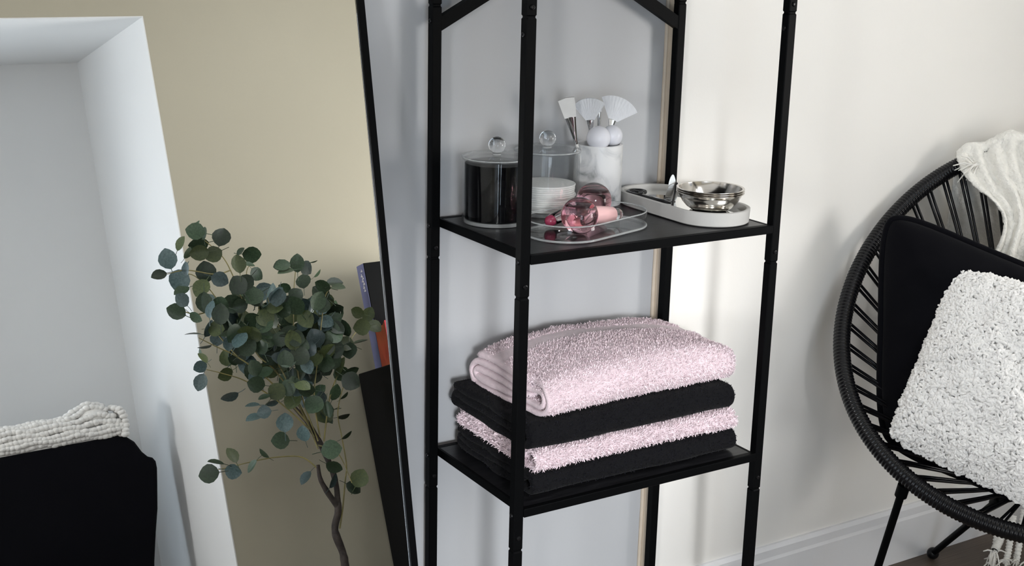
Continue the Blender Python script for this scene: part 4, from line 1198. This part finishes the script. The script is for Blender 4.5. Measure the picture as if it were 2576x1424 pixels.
LEAVES = """0.250,-2.085,0.774,0.069,160,g,0;0.295,-2.191,0.816,0.038,60,g,60;0.298,-2.137,0.773,0.050,90,g,55;0.371,-2.176,0.760,0.076,75,g,0;0.220,-2.174,0.752,0.058,60,o,45;0.217,-2.110,0.706,0.046,60,g,-65;0.282,-2.173,0.744,0.073,180,g,45;0.242,-2.058,0.692,0.069,180,o,10;0.312,-2.117,0.690,0.064,200,o,-10;0.158,-2.148,0.699,0.076,105,b,10;0.131,-2.198,0.652,0.058,190,g,-30;0.199,-2.195,0.627,0.079,240,b,5;0.185,-2.049,0.641,0.052,100,b,50;0.197,-2.184,0.585,0.061,200,g,-40;0.138,-2.008,0.529,0.055,130,b,-30;0.129,-2.064,0.499,0.069,150,g,-20;0.199,-2.079,0.474,0.050,320,g,-35;0.282,-2.143,0.638,0.076,100,g,0;0.303,-2.073,0.592,0.064,330,b,15;0.366,-2.038,0.635,0.070,100,o,-25;0.463,-2.151,0.682,0.069,350,g,-30;0.422,-2.146,0.695,0.038,40,g,50;0.411,-2.061,0.631,0.046,340,g,60;0.447,-2.092,0.600,0.055,310,g,-30;0.358,-2.048,0.562,0.076,120,g,10;0.234,-2.072,0.520,0.073,270,g,0;0.242,-2.032,0.488,0.064,80,B,55;0.237,-2.085,0.430,0.064,65,B,-60;0.261,-2.001,0.464,0.076,90,g,5;0.332,-2.198,0.439,0.069,270,g,-20;0.351,-2.151,0.462,0.069,290,B,50;0.301,-2.092,0.369,0.053,90,B,-15;0.330,-2.047,0.369,0.069,50,B,45;0.194,-2.129,0.420,0.061,170,g,-85;0.220,-2.112,0.373,0.053,180,g,80;0.199,-2.088,0.345,0.046,110,g,70;0.495,-2.193,0.535,0.076,50,b,40;0.501,-2.140,0.528,0.084,75,B,-60;0.528,-2.061,0.614,0.053,180,g,-30;0.521,-2.024,0.607,0.058,180,g,-35;0.598,-2.073,0.619,0.069,90,g,15;0.647,-2.113,0.603,0.058,300,g,-35;0.524,-2.010,0.583,0.061,185,g,-60;0.655,-2.060,0.616,0.030,5,g,-85;0.654,-2.183,0.566,0.061,90,g,20;0.678,-2.102,0.578,0.038,45,g,-75;0.572,-2.174,0.549,0.050,150,g,20;0.490,-2.043,0.499,0.069,260,b,-20;0.667,-2.044,0.523,0.061,150,g,40;0.762,-2.155,0.541,0.064,350,g,45;0.710,-2.010,0.503,0.053,345,g,60;0.737,-2.142,0.439,0.070,10,g,-30;0.710,-2.103,0.399,0.069,30,g,10;0.751,-2.107,0.364,0.069,290,g,-50;0.786,-2.051,0.410,0.053,150,o,30;0.886,-2.183,0.410,0.061,60,o,0;0.808,-2.089,0.358,0.067,180,o,10;0.905,-2.195,0.361,0.064,320,o,30;0.833,-2.182,0.311,0.061,5,g,80;0.762,-2.135,0.282,0.064,270,g,-15;0.685,-2.086,0.288,0.073,200,g,0;0.742,-2.107,0.205,0.061,10,g,-50;0.704,-2.036,0.165,0.073,320,g,-10;0.663,-2.194,0.269,0.073,330,o,-30;0.502,-2.168,0.301,0.076,240,g,0;0.690,-2.083,0.337,0.069,0,g,30;0.560,-2.066,0.467,0.076,120,g,20;0.639,-2.048,0.470,0.076,60,g,-20;0.192,-2.107,0.306,0.050,200,b,30;0.189,-2.054,0.328,0.046,130,o,-60;0.195,-2.139,0.253,0.064,250,b,-15;0.262,-2.062,0.186,0.064,190,b,60;0.293,-2.163,0.270,0.058,200,o,30;0.365,-2.144,0.143,0.053,175,b,-70;0.344,-2.086,0.097,0.064,190,b,-65;0.356,-2.011,0.108,0.052,180,b,-10;0.379,-2.048,0.160,0.046,190,g,-60;0.364,-2.065,0.212,0.064,160,g,15;0.459,-2.107,0.063,0.070,90,B,10;0.440,-2.148,0.143,0.053,10,b,-60;0.450,-2.163,0.004,0.067,170,g,-15;0.250,-2.113,-0.015,0.061,120,o,-50;0.196,-2.129,-0.030,0.061,160,g,-75;0.129,-2.007,-0.063,0.070,180,g,-20;0.254,-2.137,-0.070,0.061,340,b,-10;0.279,-2.003,-0.066,0.053,230,g,-60;0.387,-2.172,-0.028,0.046,130,g,65;0.520,-2.162,-0.144,0.058,230,b,-55;0.596,-2.106,-0.171,0.058,60,b,-60;0.689,-2.084,-0.181,0.070,60,o,0;0.669,-2.109,-0.212,0.061,320,g,35;0.612,-2.108,-0.123,0.064,330,g,-30;0.599,-2.074,-0.063,0.076,0,g,20;0.532,-2.136,0.014,0.061,100,b,30;0.624,-2.150,0.128,0.055,270,b,25;0.642,-2.017,-0.021,0.046,30,g,-70;0.700,-2.152,0.051,0.049,5,g,-65;0.644,-2.177,0.054,0.061,310,g,55;0.695,-2.100,0.121,0.038,40,g,-70;0.668,-2.193,0.263,0.069,0,g,-20;0.537,-2.156,0.153,0.067,10,o,30;0.513,-2.020,0.174,0.061,330,o,50;0.436,-2.198,0.416,0.071,148,g,-43;0.482,-2.219,0.258,0.063,170,o,2;0.503,-2.192,0.389,0.064,245,g,7;0.610,-2.161,0.362,0.064,202,o,38;0.483,-2.150,0.346,0.059,82,g,41;0.567,-2.151,0.232,0.071,257,o,-47;0.555,-2.079,0.253,0.066,347,g,8;0.527,-2.186,0.360,0.066,8,g,0;0.259,-2.068,0.422,0.060,348,o,13;0.343,-2.121,0.395,0.061,263,o,22;0.474,-2.156,0.377,0.074,98,g,10;0.520,-2.173,0.212,0.072,138,g,1;0.406,-2.158,0.437,0.078,10,g,0;0.592,-2.075,0.413,0.076,301,o,-1;0.581,-2.068,0.304,0.058,216,b,9;0.459,-2.138,0.296,0.069,205,g,-22;0.608,-2.233,0.491,0.079,51,o,83;0.474,-2.163,0.489,0.063,311,g,75;0.505,-2.230,0.330,0.077,124,g,8;0.686,-2.242,0.481,0.059,80,g,18;0.414,-2.102,0.534,0.066,106,g,-27;0.651,-2.079,0.325,0.065,125,g,-3;0.427,-2.104,0.422,0.062,131,g,-13;0.540,-2.227,0.386,0.077,271,g,-1;0.646,-2.221,0.476,0.078,330,b,-12;0.491,-2.055,0.512,0.073,44,b,-46;0.358,-2.067,0.397,0.064,178,o,40;0.754,-2.144,0.308,0.069,156,o,-25;0.456,-2.125,0.364,0.063,354,b,-52;0.720,-2.232,0.388,0.079,284,g,37;0.308,-2.151,0.445,0.061,75,g,-37;0.350,-2.206,0.329,0.065,100,g,-25;0.514,-2.066,0.456,0.059,73,g,18;0.615,-2.234,0.349,0.064,81,g,-2;0.551,-2.128,0.483,0.075,208,g,-41;0.498,-2.089,0.291,0.068,105,b,-13;0.368,-2.103,0.496,0.058,185,g,14;0.357,-2.065,0.342,0.073,37,g,-11;0.642,-2.186,0.066,0.069,201,o,-13;0.534,-2.210,0.340,0.070,38,g,28;0.369,-2.118,0.388,0.057,253,b,-24;0.712,-2.135,0.473,0.060,264,o,-25;0.683,-2.187,0.389,0.072,323,b,-43;0.779,-2.228,0.439,0.067,296,g,10;0.401,-2.093,0.441,0.061,9,g,-28;0.607,-2.076,0.264,0.059,253,o,-29;0.486,-2.207,0.390,0.078,12,g,7;0.672,-2.136,0.301,0.071,16,g,-63;0.720,-2.143,0.477,0.068,303,b,-51;0.574,-2.204,0.493,0.066,151,g,70;0.512,-2.246,0.293,0.077,290,g,15;0.438,-2.106,0.380,0.067,329,g,52;0.413,-2.213,0.377,0.060,301,g,27;0.432,-2.144,0.359,0.068,317,b,-36;0.440,-2.069,0.436,0.075,123,o,-10;0.480,-2.088,0.283,0.079,333,b,42;0.657,-2.229,0.252,0.077,126,g,50;0.657,-2.052,0.450,0.060,243,g,4;0.489,-2.065,0.275,0.070,171,g,-21;0.405,-2.091,0.353,0.067,279,g,35;0.458,-2.179,0.323,0.069,158,g,42;0.575,-2.152,0.343,0.059,95,g,22;0.651,-2.071,0.301,0.060,171,g,6;0.379,-2.198,0.334,0.077,33,b,26;0.394,-2.080,0.570,0.073,227,g,3;0.716,-2.203,0.333,0.069,91,g,-55;0.397,-2.151,0.387,0.058,177,g,46;0.669,-2.081,0.499,0.076,134,g,2;0.568,-2.083,0.106,0.075,231,g,-19;0.449,-2.104,0.361,0.063,318,g,5;0.637,-2.150,0.283,0.060,67,o,-26;0.625,-2.236,0.275,0.061,17,g,-19;0.354,-2.131,0.376,0.057,41,g,14;0.389,-2.150,0.262,0.076,116,g,-4;0.611,-2.065,0.340,0.074,113,b,-3;0.396,-2.206,0.293,0.078,268,b,-9;0.352,-2.170,0.330,0.072,122,g,-2;0.644,-2.089,0.248,0.072,337,g,-17;0.571,-2.156,0.446,0.068,99,o,-17;0.715,-2.098,0.365,0.067,300,g,33;0.569,-2.070,0.504,0.058,43,g,9;0.665,-2.236,0.082,0.074,179,g,-6;0.653,-2.160,0.466,0.066,70,b,-66;0.316,-2.242,0.407,0.060,84,b,14;0.567,-2.151,0.302,0.077,350,g,39;0.442,-2.139,0.427,0.068,28,g,32;0.722,-2.151,0.204,0.063,298,g,-13;0.526,-2.220,0.268,0.061,312,g,-3;0.663,-2.123,0.336,0.061,354,g,-15;0.749,-2.202,0.455,0.069,54,g,-53;0.648,-2.066,0.291,0.067,27,o,-41;0.489,-2.131,0.462,0.079,165,g,-4;0.486,-2.079,0.356,0.058,39,g,5;0.678,-2.125,0.452,0.058,65,b,-14;0.716,-2.242,0.445,0.076,93,g,-23;0.565,-2.180,0.131,0.057,296,b,-23;0.374,-2.148,0.509,0.073,228,o,21;0.649,-2.231,0.416,0.062,321,g,-1;0.410,-2.056,0.514,0.072,209,g,-24;0.597,-2.112,0.396,0.063,17,b,35;0.413,-2.095,0.247,0.063,190,g,-43;0.495,-2.091,0.132,0.069,238,o,-30;0.305,-2.216,0.550,0.059,147,b,-67;0.238,-2.090,0.573,0.075,237,o,-11;0.502,-2.079,0.192,0.058,93,g,-28;0.513,-2.226,0.554,0.072,28,b,13;0.476,-2.053,0.465,0.062,351,o,24;0.691,-2.223,0.239,0.066,302,g,-1;0.316,-2.068,0.399,0.074,238,g,38;0.662,-2.244,0.159,0.060,38,g,34;0.629,-2.139,0.389,0.064,192,g,3;0.545,-2.236,0.376,0.064,296,g,32;0.515,-2.104,0.215,0.077,90,g,53;0.310,-2.157,0.414,0.074,333,g,55;0.371,-2.074,0.269,0.061,110,g,-19;0.480,-2.132,0.403,0.066,191,o,-23;0.690,-2.104,0.366,0.075,353,g,2;0.675,-2.101,0.387,0.066,231,b,-17;0.671,-2.187,0.438,0.069,161,o,-17;0.587,-2.182,0.274,0.059,276,g,10;0.528,-2.135,0.163,0.077,310,b,36;0.520,-2.052,0.344,0.075,103,o,-5;0.434,-2.165,0.260,0.060,209,o,11;0.514,-2.242,0.281,0.060,114,g,50;0.708,-2.090,0.368,0.066,319,g,20;0.448,-2.162,0.391,0.071,329,g,-37;0.552,-2.160,0.351,0.068,79,g,60;0.620,-2.168,0.243,0.067,172,g,-18;0.394,-2.128,0.244,0.065,113,b,5;0.413,-2.079,0.344,0.068,107,g,30;0.430,-2.100,0.515,0.066,119,g,12;0.589,-2.227,0.348,0.063,102,b,15;0.515,-2.223,0.349,0.067,121,g,-36;0.560,-2.064,0.244,0.061,293,b,14;0.633,-2.086,0.321,0.058,50,o,15;0.596,-2.172,0.393,0.062,203,g,29;0.679,-2.233,0.351,0.078,21,b,21;0.538,-2.058,0.285,0.077,49,g,2;0.484,-2.058,0.281,0.067,96,g,6;0.660,-2.126,0.393,0.069,271,o,10;0.468,-2.096,0.428,0.068,306,g,38;0.545,-2.102,0.296,0.058,70,b,29;0.633,-2.122,0.421,0.060,167,b,30;0.534,-2.053,0.347,0.065,340,g,12;0.416,-2.215,0.564,0.068,158,g,-3;0.515,-2.070,0.380,0.070,8,g,60;0.559,-2.173,0.491,0.079,214,o,49;0.624,-2.172,0.215,0.068,266,g,31;0.513,-2.067,0.171,0.073,339,b,-34;0.556,-2.067,0.320,0.058,335,g,-2;0.332,-2.230,0.331,0.063,110,o,0;0.424,-2.171,0.531,0.078,4,g,64;0.467,-2.241,0.395,0.065,46,g,-7;0.678,-2.115,0.258,0.079,135,g,-6;0.596,-2.133,0.381,0.075,24,g,15;0.513,-2.174,0.313,0.069,8,g,-60;0.614,-2.132,0.282,0.063,138,g,24;0.694,-2.110,0.291,0.065,31,g,25;0.673,-2.096,0.395,0.060,317,b,22;0.478,-2.067,0.180,0.065,110,g,11;0.269,-2.177,0.585,0.069,279,o,-24;0.432,-2.062,0.174,0.067,47,o,-5;0.523,-2.238,0.377,0.060,304,g,-11;0.630,-2.108,0.082,0.062,279,g,-44;0.717,-2.229,0.373,0.058,291,g,20;0.740,-2.212,0.412,0.072,43,o,-20;0.391,-2.221,0.389,0.072,210,b,34;0.286,-2.066,0.503,0.065,153,g,14;0.663,-2.245,0.378,0.074,217,g,-75;0.714,-2.138,0.316,0.063,236,g,24;0.346,-2.116,0.509,0.073,24,g,-18;0.698,-2.246,0.300,0.062,84,o,-69;0.504,-2.198,0.479,0.076,158,g,5;0.587,-2.236,0.472,0.065,184,g,-10;0.611,-2.186,0.352,0.059,333,o,-18;0.702,-2.227,0.490,0.059,238,b,-9;0.432,-2.065,0.410,0.069,228,g,-29;0.624,-2.187,0.223,0.069,313,b,-23;0.363,-2.127,0.440,0.073,252,g,-68;0.506,-2.206,0.339,0.063,96,g,22;0.623,-2.227,0.245,0.063,249,g,-4;0.681,-2.148,0.141,0.063,69,g,-37;0.714,-2.127,0.227,0.076,67,o,66;0.609,-2.217,0.207,0.069,6,b,10;0.384,-2.059,0.386,0.070,138,o,25;0.619,-2.187,0.367,0.062,304,g,35;0.384,-2.135,0.459,0.067,288,o,50;0.496,-2.153,0.271,0.065,78,o,1;0.537,-2.052,0.167,0.069,157,g,39;0.573,-2.216,0.434,0.063,163,g,2"""
plant = empty('eucalyptus_tree', (TRUNK[0][0] - 0.01, TRUNK[0][1], FZ), 'artificial eucalyptus tree with round grey-green leaves, seen in the mirror', 'plant')
base = np.array((TRUNK[0][0] - 0.012, TRUNK[0][1], FZ + 0.24))
TR = smooth_path([base, base + np.array((0.012, 0, .05))] + [np.array(p) for p in TRUNK], 70)
kn = lambda n, s: 1 + 0.16 * vnoise(np.column_stack([np.arange(n) * .31, np.zeros(n), np.zeros(n)]), 1.0, s)
part('trunk', tube(TR, np.linspace(0.0155, 0.0125, 70) * kn(70, 2), 12), M_BARK, plant, True)
for i, fk in enumerate(FORKS):
    Q = smooth_path(fk, 44)
    part('branch', tube(Q, np.linspace(0.0115, (0.0065, 0.0075)[i], 44) * kn(44, 5 + i), 10), M_BARK, plant, True)
for i, st in enumerate(STEMS):
    Q = smooth_path(st, 36)
    part('stem', tube(Q, np.linspace(0.0030, 0.0014, 36), 6), M_STEM, plant, True)
pot = part('pot', lathe([(0.001, 0.0), (0.12, 0.0), (0.125, 0.004), (0.152, 0.24), (0.152, 0.26), (0.140, 0.26), (0.136, 0.235), (0.001, 0.235)], (base[0], base[1] + 0.0, FZ), 40), M_POT, plant, True, 40)
part('soil', lathe([(0.001, 0.2365), (0.134, 0.2365), (0.134, 0.230)], (base[0], base[1], FZ), 32), M_SOIL, pot)

def leaf_mesh(name, fat, fold, cup, material, seed):
    """unit-length round leaf lying in its own xz plane, tip to +z, stalk below"""
    rows = []
    ts = np.array([0.0, 0.10, 0.30, 0.52, 0.74, 0.90, 1.0])
    wd = np.array([0.02, 0.24, 0.42, 0.46, 0.37, 0.20, 0.02]) * fat
    V = []
    for t_, w in zip(ts, wd):
        for s in (-1, -0.5, 0, 0.5, 1):
            y = fold * abs(s) * w - cup * (t_ - .5) ** 2 + cup * .25
            V.append((s * w, y, t_))
    F = [(i * 5 + j, i * 5 + j + 1, (i + 1) * 5 + j + 1, (i + 1) * 5 + j) for i in range(6) for j in range(4)]
    n = len(V)
    sw = 0.018
    for z, y in ((0.03, 0.0), (-0.22, -0.03), (-0.42, -0.10)):
        V += [(-sw, y, z), (sw, y, z), (0, y + sw * 1.6, z)]
    for k in range(2):
        a = n + k * 3
        F += [(a, a + 1, a + 4, a + 3), (a + 1, a + 2, a + 5, a + 4), (a + 2, a, a + 3, a + 5)]
    me = make_mesh(name, V, F, True)
    me.materials.append(material)
    return me
LM = {}
for key, m_ in (('g', M_LEAF), ('b', M_LEAFB), ('o', M_LEAFY), ('B', M_LEAFB)):
    LM[key] = [leaf_mesh('leaf', f_, fo, cu, m_, i) for i, (f_, fo, cu) in enumerate(((0.98, .18, .12), (0.88, .28, -.10), (1.06, .10, .18)))]
vdir = norm((-0.36, 0.93, -0.05))          # towards the mirror
for i, s in enumerate(LEAVES.split(';')):
    x, y, z, ln, an, ty, ro = s.split(',')
    x, y, z, ln, an, ro = float(x), float(y), float(z), float(ln), math.radians(float(an)), math.radians(float(ro))
    up = norm(np.array((0.17, 0, 1.0))); rt = norm(np.array((1.0, 0.36, 0.0)))
    rgl = np.random.default_rng(i)
    tip = norm(rt * math.cos(an) + up * math.sin(an) + vdir * rgl.uniform(-.35, .35))
    nn_ = norm(vdir - (vdir @ tip) * tip)
    q = Quaternion(Vector(tip), ro)
    nn_ = np.array(q @ Vector(nn_))
    xx = np.cross(nn_, tip)
    R = Matrix(((xx[0], nn_[0], tip[0]), (xx[1], nn_[1], tip[1]), (xx[2], nn_[2], tip[2]))).to_4x4()
    o = bpy.data.objects.new('leaf', LM[ty][i % 3])
    COL.objects.link(o)
    o.parent = plant
    p = Vector((x, y, z)) - Vector(tip) * ln * 0.5 - LOC[plant.name]
    o.matrix_basis = Matrix.Translation(p) @ R @ Matrix.Scale(ln, 4)
